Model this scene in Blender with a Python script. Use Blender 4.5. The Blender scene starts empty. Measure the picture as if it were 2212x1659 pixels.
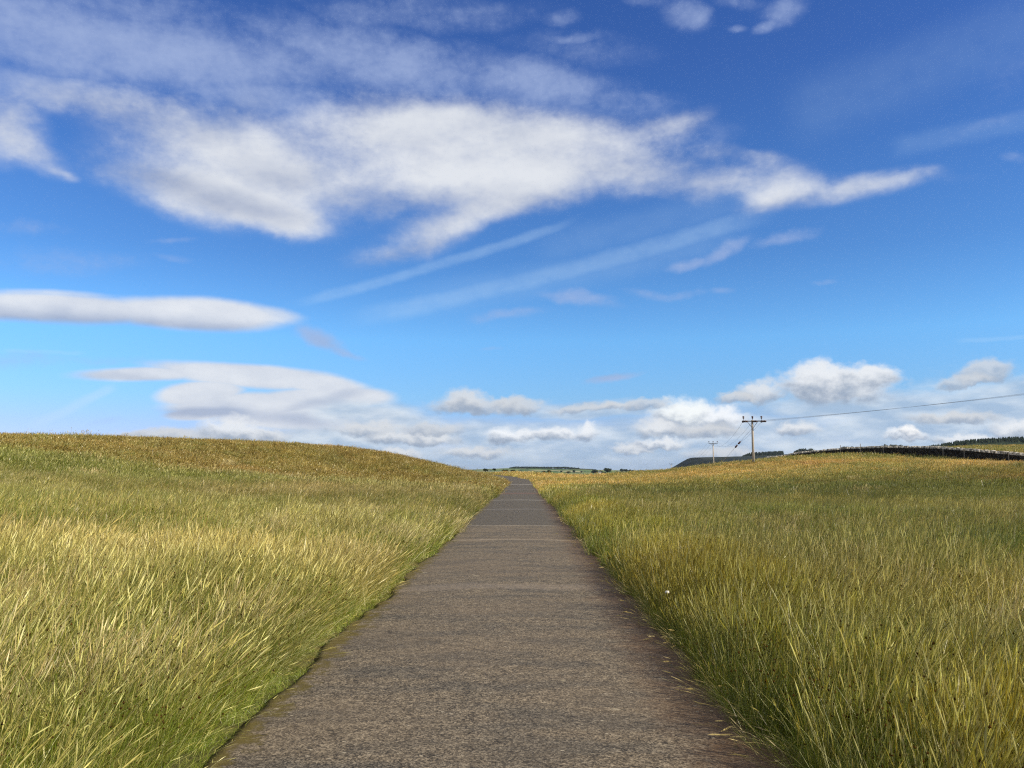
import bpy, bmesh, math, random
import numpy as np
from mathutils import Vector, Matrix, Euler

random.seed(7)
rng = np.random.default_rng(11)
sc = bpy.context.scene
COL = sc.collection
R = math.radians

# ---------------------------------------------------------------- camera
F = 1770.0                     # focal length in pixels of a 2212-wide picture
PITCH = math.atan(185.5 / F)
YAW = math.atan(24.0 / F)
EYE = 1.6
cam_d = bpy.data.cameras.new('camera')
cam = bpy.data.objects.new('camera', cam_d)
COL.objects.link(cam)
cam.location = (0, 0, EYE)
cam.rotation_euler = (R(90) + PITCH, 0, YAW)
cam_d.sensor_fit = 'HORIZONTAL'
cam_d.sensor_width = 36.0
cam_d.lens = 36.0 * F / 2212.0
cam_d.clip_start = 0.05
cam_d.clip_end = 30000
sc.camera = cam
ROT = Euler((R(90) + PITCH, 0, YAW)).to_matrix()


def ray(u, v):
    """viewing direction through a point of the picture"""
    d = ROT @ Vector(((u - 1106) / F, (829.5 - v) / F, -1.0))
    return d.normalized()


def P(u, v, Y):
    d = ray(u, v)
    t = Y / d.y
    return Vector((d.x * t, Y, EYE + d.z * t))


# ---------------------------------------------------------------- small helpers
def tag(o, label=None, cat=None, group=None, kind=None):
    if label: o['label'] = label
    if cat: o['category'] = cat
    if group: o['group'] = group
    if kind: o['kind'] = kind
    return o


def link_mesh(name, verts, faces, mat=None, parent=None, smooth=False, loc=None):
    me = bpy.data.meshes.new(name)
    me.from_pydata([tuple(v) for v in verts], [], [tuple(f) for f in faces])
    me.update()
    if smooth:
        me.polygons.foreach_set('use_smooth', [True] * len(me.polygons))
    o = bpy.data.objects.new(name, me)
    COL.objects.link(o)
    if mat: me.materials.append(mat)
    if parent is not None: o.parent = parent
    if loc is not None: o.location = loc
    return o


def empty(name, loc):
    o = bpy.data.objects.new(name, None)
    o.empty_display_size = 0.2
    o.location = loc
    COL.objects.link(o)
    return o


class MB:
    """collects pieces of one mesh"""
    def __init__(self):
        self.v, self.f = [], []

    def add(self, vs, fs):
        n = len(self.v)
        self.v += [tuple(p) for p in vs]
        self.f += [tuple(i + n for i in f) for f in fs]

    def box(self, c, s, rot=None):
        c = Vector(c)
        vs = []
        for x in (-1, 1):
            for y in (-1, 1):
                for z in (-1, 1):
                    p = Vector((x * s[0] / 2, y * s[1] / 2, z * s[2] / 2))
                    if rot is not None: p = rot @ p
                    vs.append(c + p)
        self.add(vs, [(0, 1, 3, 2), (4, 6, 7, 5), (0, 4, 5, 1), (2, 3, 7, 6), (0, 2, 6, 4), (1, 5, 7, 3)])

    def tube(self, pts, radii, n=8, caps=True):
        pts = [Vector(p) for p in pts]
        if not hasattr(radii, '__len__'): radii = [radii] * len(pts)
        vs, fs = [], []
        for i, p in enumerate(pts):
            d = (pts[min(i + 1, len(pts) - 1)] - pts[max(i - 1, 0)]).normalized()
            a = d.orthogonal().normalized() if abs(d.z) > 0.99 else d.cross(Vector((0, 0, 1))).normalized()
            b = d.cross(a).normalized()
            for k in range(n):
                t = 2 * math.pi * k / n
                vs.append(p + (a * math.cos(t) + b * math.sin(t)) * radii[i])
        for i in range(len(pts) - 1):
            for k in range(n):
                k2 = (k + 1) % n
                fs.append((i * n + k, i * n + k2, (i + 1) * n + k2, (i + 1) * n + k))
        if caps:
            fs.append(tuple(range(n))[::-1])
            fs.append(tuple((len(pts) - 1) * n + k for k in range(n)))
        self.add(vs, fs)

    def build(self, name, mat, parent=None, smooth=False):
        return link_mesh(name, self.v, self.f, mat, parent, smooth)


def vnoise(x, y, scale, seed=0, octaves=3):
    """value noise in 0..1 over world coordinates"""
    x = np.asarray(x, float); y = np.asarray(y, float)
    out = np.zeros(np.broadcast(x, y).shape); amp = 1.0; tot = 0.0; s = scale
    for o in range(octaves):
        X = x / s + 37.3 * o; Y = y / s + 11.7 * o
        xi = np.floor(X).astype(np.int64); yi = np.floor(Y).astype(np.int64)
        fx = X - xi; fy = Y - yi
        fx = fx * fx * (3 - 2 * fx); fy = fy * fy * (3 - 2 * fy)

        def h(a, b):
            n = (a * 374761393 + b * 668265263 + (seed + o * 17) * 1274126177) & 0x7fffffff
            n = ((n ^ (n >> 13)) * 1103515245) & 0x7fffffff
            n = (n ^ (n >> 16)) & 0xffff
            return n / 65535.0
        v = (h(xi, yi) * (1 - fx) + h(xi + 1, yi) * fx) * (1 - fy) + (h(xi, yi + 1) * (1 - fx) + h(xi + 1, yi + 1) * fx) * fy
        out += v * amp; tot += amp; amp *= 0.5; s *= 0.5
    return out / tot


def sstep(a, b, x):
    t = np.clip((np.asarray(x, float) - a) / (b - a), 0, 1)
    return t * t * (3 - 2 * t)


# ---------------------------------------------------------------- node helper
class NT:
    def __init__(self, tree):
        self.t = tree; self.n = tree.nodes; self.l = tree.links

    def node(self, typ, **kw):
        n = self.n.new(typ)
        for k, v in kw.items(): setattr(n, k, v)
        return n

    def put(self, sock, val):
        if val is None: return
        if isinstance(val, bpy.types.NodeSocket): self.l.new(val, sock)
        elif isinstance(val, (tuple, list)):
            if sock.type == 'RGBA' and len(val) == 3: val = (*val, 1.0)
            sock.default_value = val
        else: sock.default_value = val

    def math(self, op, a, b=None, c=None, clamp=False):
        n = self.node('ShaderNodeMath', operation=op, use_clamp=clamp)
        for i, x in enumerate((a, b, c)): self.put(n.inputs[i], x)
        return n.outputs[0]

    def vmath(self, op, a, b=None, out=0):
        n = self.node('ShaderNodeVectorMath', operation=op)
        self.put(n.inputs[0], a)
        if b is not None:
            self.put(n.inputs[3 if op == 'SCALE' else 1], b)
        return n.outputs[out]

    def mix(self, fac, a, b, blend='MIX'):
        n = self.node('ShaderNodeMix', data_type='RGBA', blend_type=blend)
        self.put(n.inputs[0], fac); self.put(n.inputs[6], a); self.put(n.inputs[7], b)
        return n.outputs[2]

    def mapr(self, x, a, b, c=0.0, d=1.0, smooth=True):
        n = self.node('ShaderNodeMapRange', interpolation_type='SMOOTHSTEP' if smooth else 'LINEAR')
        for i, q in enumerate((x, a, b, c, d)): self.put(n.inputs[i], q)
        return n.outputs[0]

    def noise(self, vec, scale, detail=4, rough=0.5, dist=0.0, color=False, dims='3D'):
        n = self.node('ShaderNodeTexNoise', noise_dimensions=dims)
        self.put(n.inputs['Vector'], vec)
        n.inputs['Scale'].default_value = scale; n.inputs['Detail'].default_value = detail
        n.inputs['Roughness'].default_value = rough; n.inputs['Distortion'].default_value = dist
        return n.outputs['Color' if color else 'Fac']

    def voronoi(self, vec, scale, feature='F1', out='Distance', rnd=1.0):
        n = self.node('ShaderNodeTexVoronoi', feature=feature)
        self.put(n.inputs['Vector'], vec); n.inputs['Scale'].default_value = scale
        n.inputs['Randomness'].default_value = rnd
        return n.outputs[out]

    def ramp(self, fac, stops):
        n = self.node('ShaderNodeValToRGB')
        cr = n.color_ramp
        while len(cr.elements) < len(stops): cr.elements.new(0.5)
        for e, (p, c) in zip(cr.elements, stops):
            e.position = p; e.color = (*c, 1)
        self.put(n.inputs[0], fac)
        return n.outputs[0]

    def sep(self, v):
        n = self.node('ShaderNodeSeparateXYZ'); self.put(n.inputs[0], v)
        return n.outputs

    def comb(self, x, y, z):
        n = self.node('ShaderNodeCombineXYZ')
        for i, q in enumerate((x, y, z)): self.put(n.inputs[i], q)
        return n.outputs[0]

    def mapping(self, v, loc=(0, 0, 0), rot=(0, 0, 0), scale=(1, 1, 1), typ='POINT'):
        n = self.node('ShaderNodeMapping', vector_type=typ)
        self.put(n.inputs[0], v)
        if typ != 'NORMAL': n.inputs['Location'].default_value = loc
        n.inputs['Rotation'].default_value = rot; n.inputs['Scale'].default_value = scale
        return n.outputs[0]


def material(name, rough=0.8, spec=0.3):
    m = bpy.data.materials.new(name)
    m.use_nodes = True
    t = NT(m.node_tree)
    b = m.node_tree.nodes['Principled BSDF']
    b.inputs['Roughness'].default_value = rough
    b.inputs['Specular IOR Level'].default_value = spec
    return m, t, b


def pos(t):
    return t.node('ShaderNodeNewGeometry').outputs['Position']


def bump(t, b, height, strength=0.5, dist=0.02):
    n = t.node('ShaderNodeBump')
    n.inputs['Strength'].default_value = strength; n.inputs['Distance'].default_value = dist
    t.put(n.inputs['Height'], height)
    t.l.new(n.outputs[0], b.inputs['Normal'])


# ---------------------------------------------------------------- light
TINT = [(0.0, (.40, .47, .72)), (.05, (.46, .47, .72)), (.09, (.45, .485, .69)), (.145, (.43, .56, .69)), (.26, (.45, .67, .79)), (.42, (.34, .52, .685)), (.78, (.275, .40, .63)), (1.0, (.245, .365, .61))]
SUN_EL, SUN_AZ = R(34), R(110)          # azimuth clockwise from the road direction (+Y)
sd = bpy.data.lights.new('sun', 'SUN')
sd.energy = 5.0; sd.angle = R(0.5); sd.color = (1.0, 0.89, 0.72)
sun = bpy.data.objects.new('sun', sd); COL.objects.link(sun)
sdir = Vector((math.sin(SUN_AZ) * math.cos(SUN_EL), math.cos(SUN_AZ) * math.cos(SUN_EL), math.sin(SUN_EL)))
sun.rotation_euler = sdir.to_track_quat('Z', 'Y').to_euler()
sun.location = (30, -10, 40)

sc.view_settings.view_transform = 'Standard'
sc.view_settings.look = 'None'
sc.view_settings.exposure = 0.27
sc.view_settings.gamma = 1.0
sc.view_settings.use_curve_mapping = False
sc.cycles.max_bounces = 6
sc.cycles.diffuse_bounces = 2
sc.cycles.transmission_bounces = 4
sc.cycles.transparent_max_bounces = 4
sc.cycles.use_denoising = False
sc.cycles.filter_width = 1.2
sc.cycles.use_adaptive_sampling = True
sc.cycles.adaptive_threshold = 0.012
sc.cycles.adaptive_min_samples = 24

# @SKY0
# ---------------------------------------------------------------- sky with clouds (world)
world = bpy.data.worlds.new('World')
world.use_nodes = True
wt = NT(world.node_tree)
bg0 = world.node_tree.nodes['Background']
wout = world.node_tree.nodes['World Output']
WS = 0.10
sky = wt.node('ShaderNodeTexSky', sky_type='NISHITA')
sky.sun_disc = False
sky.sun_elevation = SUN_EL
sky.sun_rotation = SUN_AZ
sky.air_density = 1.0; sky.dust_density = 0.2; sky.ozone_density = 6.0
sky.altitude = 200


def directions():
    """azimuth from the road and elevation of the viewing ray, in the tree being built"""
    global D, AZ, EL, SKY
    D = wt.node('ShaderNodeTexCoord').outputs['Generated']
    dx, dy, dz = wt.sep(D)
    AZ = wt.math('ARCTAN2', dx, dy)
    EL = wt.math('ARCSINE', wt.math('MAXIMUM', wt.math('MINIMUM', dz, 1.0), -1.0))
    SKY = wt.comb(AZ, EL, 0.0)


directions()


def ae(u, v):
    d = ray(u, v)
    return np.array([math.atan2(d.x, d.y), math.asin(d.z)])


JIT = [0.0]


def blob_axes(u, v, a, b, ang):
    u += JIT[0]           # keeps the branches' nodes distinct (merged twins would overflow the shader stack)
    c0 = ae(u, v)
    ca, sa = math.cos(R(ang)), math.sin(R(ang))
    ex = ae(u + a * ca, v - a * sa) - c0
    ey = ae(u - b * sa, v - b * ca) - c0
    return c0, math.atan2(ex[1], ex[0]), float(np.hypot(*ex)), float(np.hypot(*ey))


def blob_map(vec, u, v, a, b, ang=0.0):
    """vector -> coordinates in which a patch of sky (centre, half axes, tilt) is the unit disc"""
    c0, an, sx, sy = blob_axes(u, v, a, b, ang)
    return wt.mapping(vec, (c0[0], c0[1], 0), (0, 0, an), (sx, sy, 1), 'TEXTURE')


def within(lst, band):
    v0, v1, u0, u1 = band
    out = []
    for q in lst:
        u, v, a, b, ang = q[:5]
        hv = abs(b) * 1.3 + abs(a * math.sin(R(ang))) * 1.3 + 60
        hu = abs(a) * 1.3 + abs(b * math.sin(R(ang))) * 1.3 + 60
        if v + hv > v0 and v - hv < v1 and u + hu > u0 and u - hu < u1: out.append(q)
    return out


def blobs(vec, lst, soft=0.15, mode='MAXIMUM'):
    out = None
    for (u, v, a, b, ang, w) in lst:
        g = wt.node('ShaderNodeTexGradient', gradient_type='SPHERICAL')     # 1 at the centre, 0 at 1.25 half axes
        c0, an, sx, sy = blob_axes(u, v, a * 1.25, b * 1.25, ang)
        tm = g.texture_mapping
        tm.vector_type = 'TEXTURE'
        tm.translation = (c0[0], c0[1], 0); tm.rotation = (0, 0, an); tm.scale = (sx, sy, 1)
        wt.put(g.inputs[0], vec)
        m = wt.mapr(g.outputs['Fac'], 0.0, 1 - soft / 1.25, 0.0, w)
        out = m if out is None else wt.math(mode, out, m)
    return 0.0 if out is None else out


def warp(vec, scale, amt, seed, stretch=(1, 1.6, 1), detail=3):
    n = wt.noise(wt.mapping(vec, (seed + JIT[0] * 1e-4, seed * 0.7, 0), (0, 0, 0), stretch), scale, detail, 0.55, color=True)
    off = wt.vmath('SCALE', wt.vmath('SUBTRACT', n, (0.5, 0.5, 0.5)), amt)
    return wt.vmath('ADD', vec, off)


EXPF = 2 ** sc.view_settings.exposure


def W(r, g, b_): return (r / WS / EXPF, g / WS / EXPF, b_ / WS / EXPF)


# --- blue of the clear sky: the Nishita sky, its blue deepened a little as the phone camera did
tint = wt.ramp(wt.mapr(EL, 0.0, 0.60, 0, 1, smooth=False), TINT)
clear = wt.vmath('SCALE', wt.mix(1.0, sky.outputs[0], tint, 'MULTIPLY'), 2.16 / EXPF)

BIG = [
    # left lobe, thin above and grey beneath
    (170, 200, 230, 48, -10, .58), (330, 265, 230, 85, -12, .72), (460, 330, 230, 90, -10, .72), (330, 390, 230, 72, -15, .95), (480, 455, 210, 66, -12, .90), (560, 390, 240, 95, -8, .9),
    (10, 275, 95, 98, -25, 1.35), (80, 345, 80, 40, -40, .75), (130, 380, 40, 16, -25, .55),
    # main dome
    (640, 330, 210, 110, -4, .75), (870, 300, 230, 122, -4, 1.15), (1060, 345, 235, 125, -6, 1.25), (1240, 345, 180, 112, 0, 1.1), (850, 420, 330, 92, 4, .95),
    (1130, 425, 210, 58, 8, .85), (640, 495, 110, 46, -12, .80), (600, 470, 170, 54, -10, .7), (900, 525, 180, 46, 19, 1.0), (1010, 485, 130, 42, 20, .8),
    (860, 255, 200, 66, 2, .75), (1050, 275, 170, 62, -8, .75), (1220, 280, 130, 50, -6, .6),
    # ripples to the right
    (1400, 285, 150, 56, 6, .68), (1480, 252, 90, 32, 16, .60), (1370, 375, 120, 72, 0, .85), (1480, 365, 150, 66, 0, .66), (1540, 405, 90, 48, 10, .75),
    (1675, 395, 115, 70, -4, 1.25), (1640, 445, 80, 38, 25, .85), (1800, 410, 120, 44, 2, .85), (1900, 400, 120, 38, 10, .95), (1630, 335, 70, 20, 0, .55), (1545, 318, 60, 26, 0, .5), (1990, 385, 90, 26, 8, .45),
]
VEIL = [
    (300, 110, 640, 130, -5, .84), (820, 130, 460, 95, -7, .70), (200, 20, 460, 70, 0, .55), (1150, 190, 320, 80, -4, .66), (900, 40, 420, 60, 4, .46), (560, 215, 330, 70, -6, .74), (120, 180, 320, 60, -6, .78), (1250, 110, 240, 60, 0, .36),
    (1210, 48, 60, 28, 10, .52), (1235, 92, 110, 22, 10, .55), (1470, 28, 80, 50, -12, .66), (1500, 40, 50, 30, 30, .60), (1590, 5, 90, 24, 0, .5), (1690, 22, 84, 60, 28, .62), (1650, 60, 40, 26, 20, .60), (1590, 62, 36, 18, 0, .42), (1400, 5, 80, 20, 0, .5),
    (1330, 215, 230, 50, 0, .52), (1480, 300, 160, 50, 10, .40), (2120, 280, 190, 30, 14, .34), (2195, 345, 50, 18, 0, .55), (2200, 180, 190, 140, 20, .24), (2050, 390, 130, 26, 6, .22),
    (1485, 572, 80, 15, 10, .62), (1570, 545, 80, 24, 26, .62), (1700, 520, 110, 22, 14, .58), (1250, 655, 120, 20, -6, .60), (1100, 682, 120, 19, 2, .60),
    (1440, 632, 130, 15, 4, .50), (1560, 628, 46, 14, 0, .45), (1790, 615, 46, 11, 0, .44), (690, 740, 72, 26, -14, .92), (740, 762, 66, 16, -16, .6), (1320, 810, 78, 12, 10, .88), (1060, 745, 40, 9, 0, .3),
    (370, 522, 70, 13, 4, .52), (370, 565, 70, 14, -8, .40), (60, 500, 130, 26, 0, .44), (150, 570, 260, 46, 0, .40), (60, 780, 140, 34, 0, .46), (250, 780, 180, 18, 0, .40), (230, 915, 70, 10, 0, .4),
]
LENS = [
    (130, 668, 320, 44, -1, 1.0), (420, 680, 260, 46, -3, 1.1), (570, 684, 120, 32, -6, .7), (100, 640, 210, 22, 0, .6),
    (310, 806, 190, 20, 2, .95), (540, 812, 260, 30, -5, 1.15), (690, 832, 150, 26, -7, 1.0), (435, 846, 110, 34, 4, 1.35), (520, 872, 190, 34, 2, 1.25), (640, 870, 210, 40, 5, 1.2), (760, 856, 120, 26, -2, 1.1),
    (430, 890, 95, 18, 2, 1.1), (640, 905, 260, 34, -4, 1.1), (800, 905, 150, 40, -4, .95), (720, 945, 200, 34, 0, .9),
]
BANK = [
    (760, 965, 400, 62, 0, .9), (1000, 1005, 800, 62, 0, 1.0), (1130, 950, 420, 60, 0, .9), (1600, 965, 620, 90, 0, 1.0), (2050, 930, 540, 120, 0, 1.05), (2250, 850, 420, 62, 3, .72),
    (1270, 888, 220, 22, 2, .75), (820, 905, 200, 44, -6, .75), (1800, 880, 320, 40, 0, .8), (2600, 930, 500, 120, 0, 1.0), (980, 935, 90, 30, 0, .8),
]
SHADE = [   # greyer, thicker parts and undersides
    (340, 392, 201, 40, -13, 1.0), (500, 440, 206, 37, -12, .8), (620, 385, 126, 43, 0, .5), (860, 445, 206, 58, 0, .60), (1180, 446, 161, 37, 8, .5), (850, 560, 149, 34, 18, 1.0),
    (160, 698, 413, 34, -2, 1.0), (430, 712, 229, 23, -2, .8), (250, 818, 161, 13, 0, .55), (460, 893, 195, 18, 0, 1.1), (640, 912, 229, 26, -8, .9), (700, 870, 149, 13, 12, .5), (590, 895, 195, 10, 10, .5),
    (220, 240, 218, 72, -10, .55), (500, 250, 138, 58, 30, .5), (1700, 445, 149, 23, 6, .4), (1480, 400, 138, 58, 0, .4),
    (690, 748, 75, 26, -14, .6), (1320, 812, 82, 14, 10, .8),
]
STREAK = [(640, 672, 1250, 474, 12, .22), (740, 726, 1680, 452, 24, .24), (860, 680, 1640, 495, 40, .10), (60, 925, 255, 832, 12, .42),
          (1640, 290, 2300, 20, 80, .075), (1900, 330, 2300, 240, 26, .10), (0, 760, 190, 762, 5, .14), (2050, 740, 2300, 722, 6, .16), (1130, 560, 1700, 400, 40, .08)]
CUM = [
    (800, 930, 80, 22, 0, .85), (860, 950, 70, 22, 0, .9), (2060, 905, 110, 18, 0, .8), (300, 950, 90, 10, 0, .6), (560, 945, 70, 18, 0, .9),
    (1800, 840, 143, 51, 0, .97), (1765, 822, 69, 46, 0, 1.0), (1880, 818, 69, 35, 0, 1.0), (1640, 852, 53, 33, 4, .92), (1590, 864, 49, 17, 0, .8),
    (1500, 916, 116, 35, 0, 1.1), (1475, 900, 71, 40, 0, 1.15), (1560, 908, 51, 33, 0, 1.1), (1420, 932, 56, 23, 0, .95), (1530, 935, 89, 20, 0, .8),
    (1040, 884, 125, 25, 0, .62), (1000, 872, 49, 33, 0, .85), (1120, 880, 67, 23, 0, .55), (440, 945, 145, 20, -2, .62), (500, 932, 82, 34, -4, .98), (350, 946, 100, 16, 0, .5),
    (1085, 944, 38, 25, 0, 1.1), (1130, 942, 38, 20, 0, 1.05), (1200, 941, 60, 19, 0, 1.05), (1270, 935, 26, 21, 0, 1.05),
    (1955, 940, 51, 15, 0, 1.1), (1962, 932, 29, 16, 0, 1.2), (930, 950, 62, 25, 0, .9), (940, 930, 78, 17, 0, .55), (860, 985, 56, 15, 0, .9), (1360, 970, 49, 14, 0, .92), (1430, 960, 62, 14, 0, 1.0), (1400, 876, 58, 17, 0, .5),
    (2130, 806, 69, 30, 10, .60), (2080, 828, 67, 15, 10, .5), (2195, 930, 56, 28, 0, 1.0), (1260, 884, 78, 14, 6, .45), (1330, 880, 44, 12, 6, .45), (1720, 930, 56, 19, 0, .95), (2090, 950, 78, 15, 0, 1.0), (1030, 980, 89, 17, 0, .85), (1560, 985, 89, 17, 0, .7),
]


def streaks(vec, lst):
    st = None
    for (u0, v0, u1, v1, wd, w) in lst:
        L = math.hypot(u1 - u0, v1 - v0)
        q = blob_map(vec, (u0 + u1) / 2, (v0 + v1) / 2, L / 2, wd, math.degrees(math.atan2(v0 - v1, u1 - u0)))
        x, y, z = wt.sep(q)
        s_ = wt.math('MULTIPLY', wt.math('MULTIPLY', wt.mapr(wt.math('ABSOLUTE', y), 1.3, 0.2), wt.mapr(wt.math('ABSOLUTE', x), 1.05, 0.7)), w)
        st = s_ if st is None else wt.math('MAXIMUM', st, s_)
    return st


def upper(col, band):
    """thin veils, streaks, the big soft sheets and the smooth lens shapes"""
    n1 = wt.noise(wt.mapping(SKY, (JIT[0] * 1e-4 + 1.3, 4.1, 0), (0, 0, -0.12), (1, 2.1, 1)), 8.0, 10, 0.60)
    n1b = wt.noise(wt.mapping(SKY, (JIT[0] * 1e-4 + 7.3, 2.1, 0), (0, 0, -0.1), (1, 1.4, 1)), 34.0, 6, 0.58)
    n1c = wt.noise(wt.mapping(SKY, (JIT[0] * 1e-4 + 5.1, 3.3, 0), (0, 0, -0.1), (1, 1.3, 1)), 95.0, 6, 0.6)
    nc = wt.math('SUBTRACT', wt.math('ADD', wt.math('ADD', wt.math('MULTIPLY', n1, 0.55), wt.math('MULTIPLY', n1b, 0.32)), wt.math('MULTIPLY', n1c, 0.20)), 0.535)
    W1 = warp(warp(SKY, 5.0, 0.045, 3.1, (1, 1.5, 1)), 20.0, 0.016, 8.2, (1, 1.3, 1), 5)
    W1c = warp(SKY, 30.0, 0.007, 5.0)
    W2 = warp(SKY, 4.0, 0.018, 9.4, (1, 2.5, 1), 2)
    W2s = warp(SKY, 8.0, 0.03, 2.2)
    n1s = wt.noise(wt.mapping(wt.vmath('ADD', SKY, (JIT[0] * 1e-5 + 0.020, 0.026, 0.0)), (1.3, 4.1, 0), (0, 0, -0.12), (1, 2.1, 1)), 8.0, 4, 0.55)
    rel = wt.math('SUBTRACT', n1, n1s)
    sl = [q for q in STREAK if min(q[1], q[3]) - 60 < band[1] and max(q[1], q[3]) + 60 > band[0] and min(q[0], q[2]) - 60 < band[3] and max(q[0], q[2]) + 60 > band[2]]
    if sl:
        col = wt.mix(wt.math('MULTIPLY', streaks(W1c, sl), wt.mapr(n1b, 0.2, 0.65, 0.55, 1.0)), col, W(.55, .76, .98))
    shade = blobs(W2s, within(SHADE, band), 0.0)
    lit = wt.math('ADD', wt.math('ADD', 0.84, wt.math('ADD', wt.math('MULTIPLY', rel, 0.9), wt.math('MULTIPLY', nc, 0.5))), wt.math('MULTIPLY', shade, -0.85), clamp=True)
    soft = wt.mix(lit, W(.38, .44, .59), W(.78, .81, .86))
    vl = within(VEIL, band)
    if vl:
        v_ = blobs(W1, vl, 0.1)
        a = wt.mapr(wt.math('ADD', v_, wt.math('MULTIPLY', nc, wt.mapr(v_, 0.0, .4, 0.0, 1.5))), 0.10, 1.05, 0, 0.78)
        col = wt.mix(a, col, wt.mix(wt.math('MULTIPLY', shade, .8), W(.40, .50, .76), W(.36, .43, .61)))
    bl = within(BIG, band)
    if bl:
        d_ = blobs(W1, bl, 0.05, 'ADD')
        d_ = wt.math('MINIMUM', d_, 1.9)
        a = wt.mapr(wt.math('ADD', d_, wt.math('MULTIPLY', nc, wt.mapr(d_, 0.0, .6, 0.0, 2.1))), 0.06, 1.95, 0, 0.97)
        col = wt.mix(a, col, soft)
    ll = within(LENS, band)
    if ll:
        d_ = blobs(W2, ll, 0.25)
        a = wt.mapr(wt.math('ADD', d_, wt.math('MULTIPLY', nc, 0.42)), 0.20, 0.85, 0, 0.93)
        col = wt.mix(a, col, wt.mix(wt.mapr(d_, .55, 1.15, 0, .55), soft, wt.mix(lit, W(.46, .52, .65), W(.88, .89, .91))))
    return col


def lower(col, band):
    nb = wt.noise(wt.mapping(SKY, (JIT[0] * 1e-4 + 2.2, 5.5, 0), (0, 0, 0), (1, 3.4, 1)), 14.0, 8, 0.6)
    nb2m = wt.mapping(SKY, (JIT[0] * 1e-4 + 8.2, 1.5, 0), (0, 0, 0), (1, 2.8, 1))
    nb2 = wt.noise(nb2m, 17.0, 6, 0.52)
    nb2s = wt.noise(wt.mapping(wt.vmath('ADD', SKY, (JIT[0] * 1e-5 + 0.005, 0.009, 0)), (8.2, 1.5, 0), (0, 0, 0), (1, 2.8, 1)), 17.0, 3, 0.52)
    W3 = warp(warp(SKY, 30.0, 0.020, 4.4, (1, 1.2, 1), 4), 85.0, 0.010, 1.4, (1, 1.1, 1), 4)
    nb3 = wt.noise(wt.mapping(SKY, (JIT[0] * 1e-4 + 3.1, 0.5, 0), (0, 0, 0), (1, 1.4, 1)), 52.0, 6, 0.55)
    nb3c = wt.math('SUBTRACT', nb3, 0.5)
    b_ = blobs(warp(SKY, 9, 0.03, 6.6), within(BANK, band), 0.2)
    a = wt.mapr(wt.math('ADD', b_, wt.math('MULTIPLY', wt.math('SUBTRACT', nb, 0.5), 1.0)), 0.10, 0.82, 0, 0.90)
    lit = wt.math('ADD', wt.mapr(nb2, 0.34, 0.70, 0.10, 0.70), wt.math('MULTIPLY', wt.math('SUBTRACT', nb2, nb2s), 1.1), clamp=True)
    cb = wt.mix(lit, W(.40, .535, .71), W(.74, .82, .90))
    cb = wt.mix(wt.mapr(EL, 0.03, 0.0, 0, 0.55), cb, W(.36, .48, .64))
    col = wt.mix(a, col, cb)
    for (u, v, a_, b2, ang, br) in within(CUM, band):
        q = blob_map(W3, u, v, a_, b2, ang)
        x, y, z = wt.sep(q)
        y2 = wt.math('MULTIPLY', y, wt.mapr(y, -0.15, 0.15, 1.45, 1.0))
        r = wt.math('SQRT', wt.math('ADD', wt.math('MULTIPLY', x, x), wt.math('MULTIPLY', y2, y2)))
        r = wt.math('ADD', r, wt.math('MULTIPLY', nb3c, 0.9))
        al = wt.mapr(r, 1.22, 0.55, 0, 0.55 + 0.40 * min(br, 1.0))
        li = wt.mapr(wt.math('ADD', wt.math('ADD', y, wt.math('MULTIPLY', x, 0.12)), wt.math('MULTIPLY', nb3c, 1.6)), -0.70, 0.50)
        col = wt.mix(al, col, wt.mix(li, W(.33, .405, .525), W(*(min(c_ * max(br, .8), 1.0) for c_ in (.84, .87, .91)))))
    return col


def background(col):
    n = wt.node('ShaderNodeBackground'); n.inputs['Strength'].default_value = WS
    wt.put(n.inputs['Color'], col)
    return n.outputs[0]


def pick(test, a, b_):
    """a where test is 1, else b; only the one picked gets evaluated"""
    n = wt.node('ShaderNodeMixShader')
    wt.put(n.inputs[0], test); wt.l.new(b_, n.inputs[1]); wt.l.new(a, n.inputs[2])
    return n.outputs[0]


INF = 9000
UC = [-INF, 700, 1400, INF]          # the sky is put together from tiles so that each ray runs only the clouds near it
VR = [-INF, 330, 620, 780, INF]
TILES = []
for iv in range(4):
    row = []
    for iu in range(3):
        JIT[0] += 0.05
        band = (VR[iv] - 25, VR[iv + 1] + 25, UC[iu] - 30, UC[iu + 1] + 30)
        # each tile is a node group of its own
        g_ = bpy.data.node_groups.new('sky_tile', 'ShaderNodeTree')
        g_.interface.new_socket('Clear', in_out='INPUT', socket_type='NodeSocketColor')
        g_.interface.new_socket('Color', in_out='OUTPUT', socket_type='NodeSocketColor')
        world_nt, wt = wt, NT(g_)
        gin, gout = wt.node('NodeGroupInput'), wt.node('NodeGroupOutput')
        directions()
        c_ = upper(gin.outputs[0], band)
        if iv == 3: c_ = lower(c_, band)
        wt.l.new(c_, gout.inputs[0])
        wt = world_nt
        gn = wt.node('ShaderNodeGroup'); gn.node_tree = g_
        wt.l.new(clear, gn.inputs[0])
        row.append(background(gn.outputs[0]))
    TILES.append(row)
directions()
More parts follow.
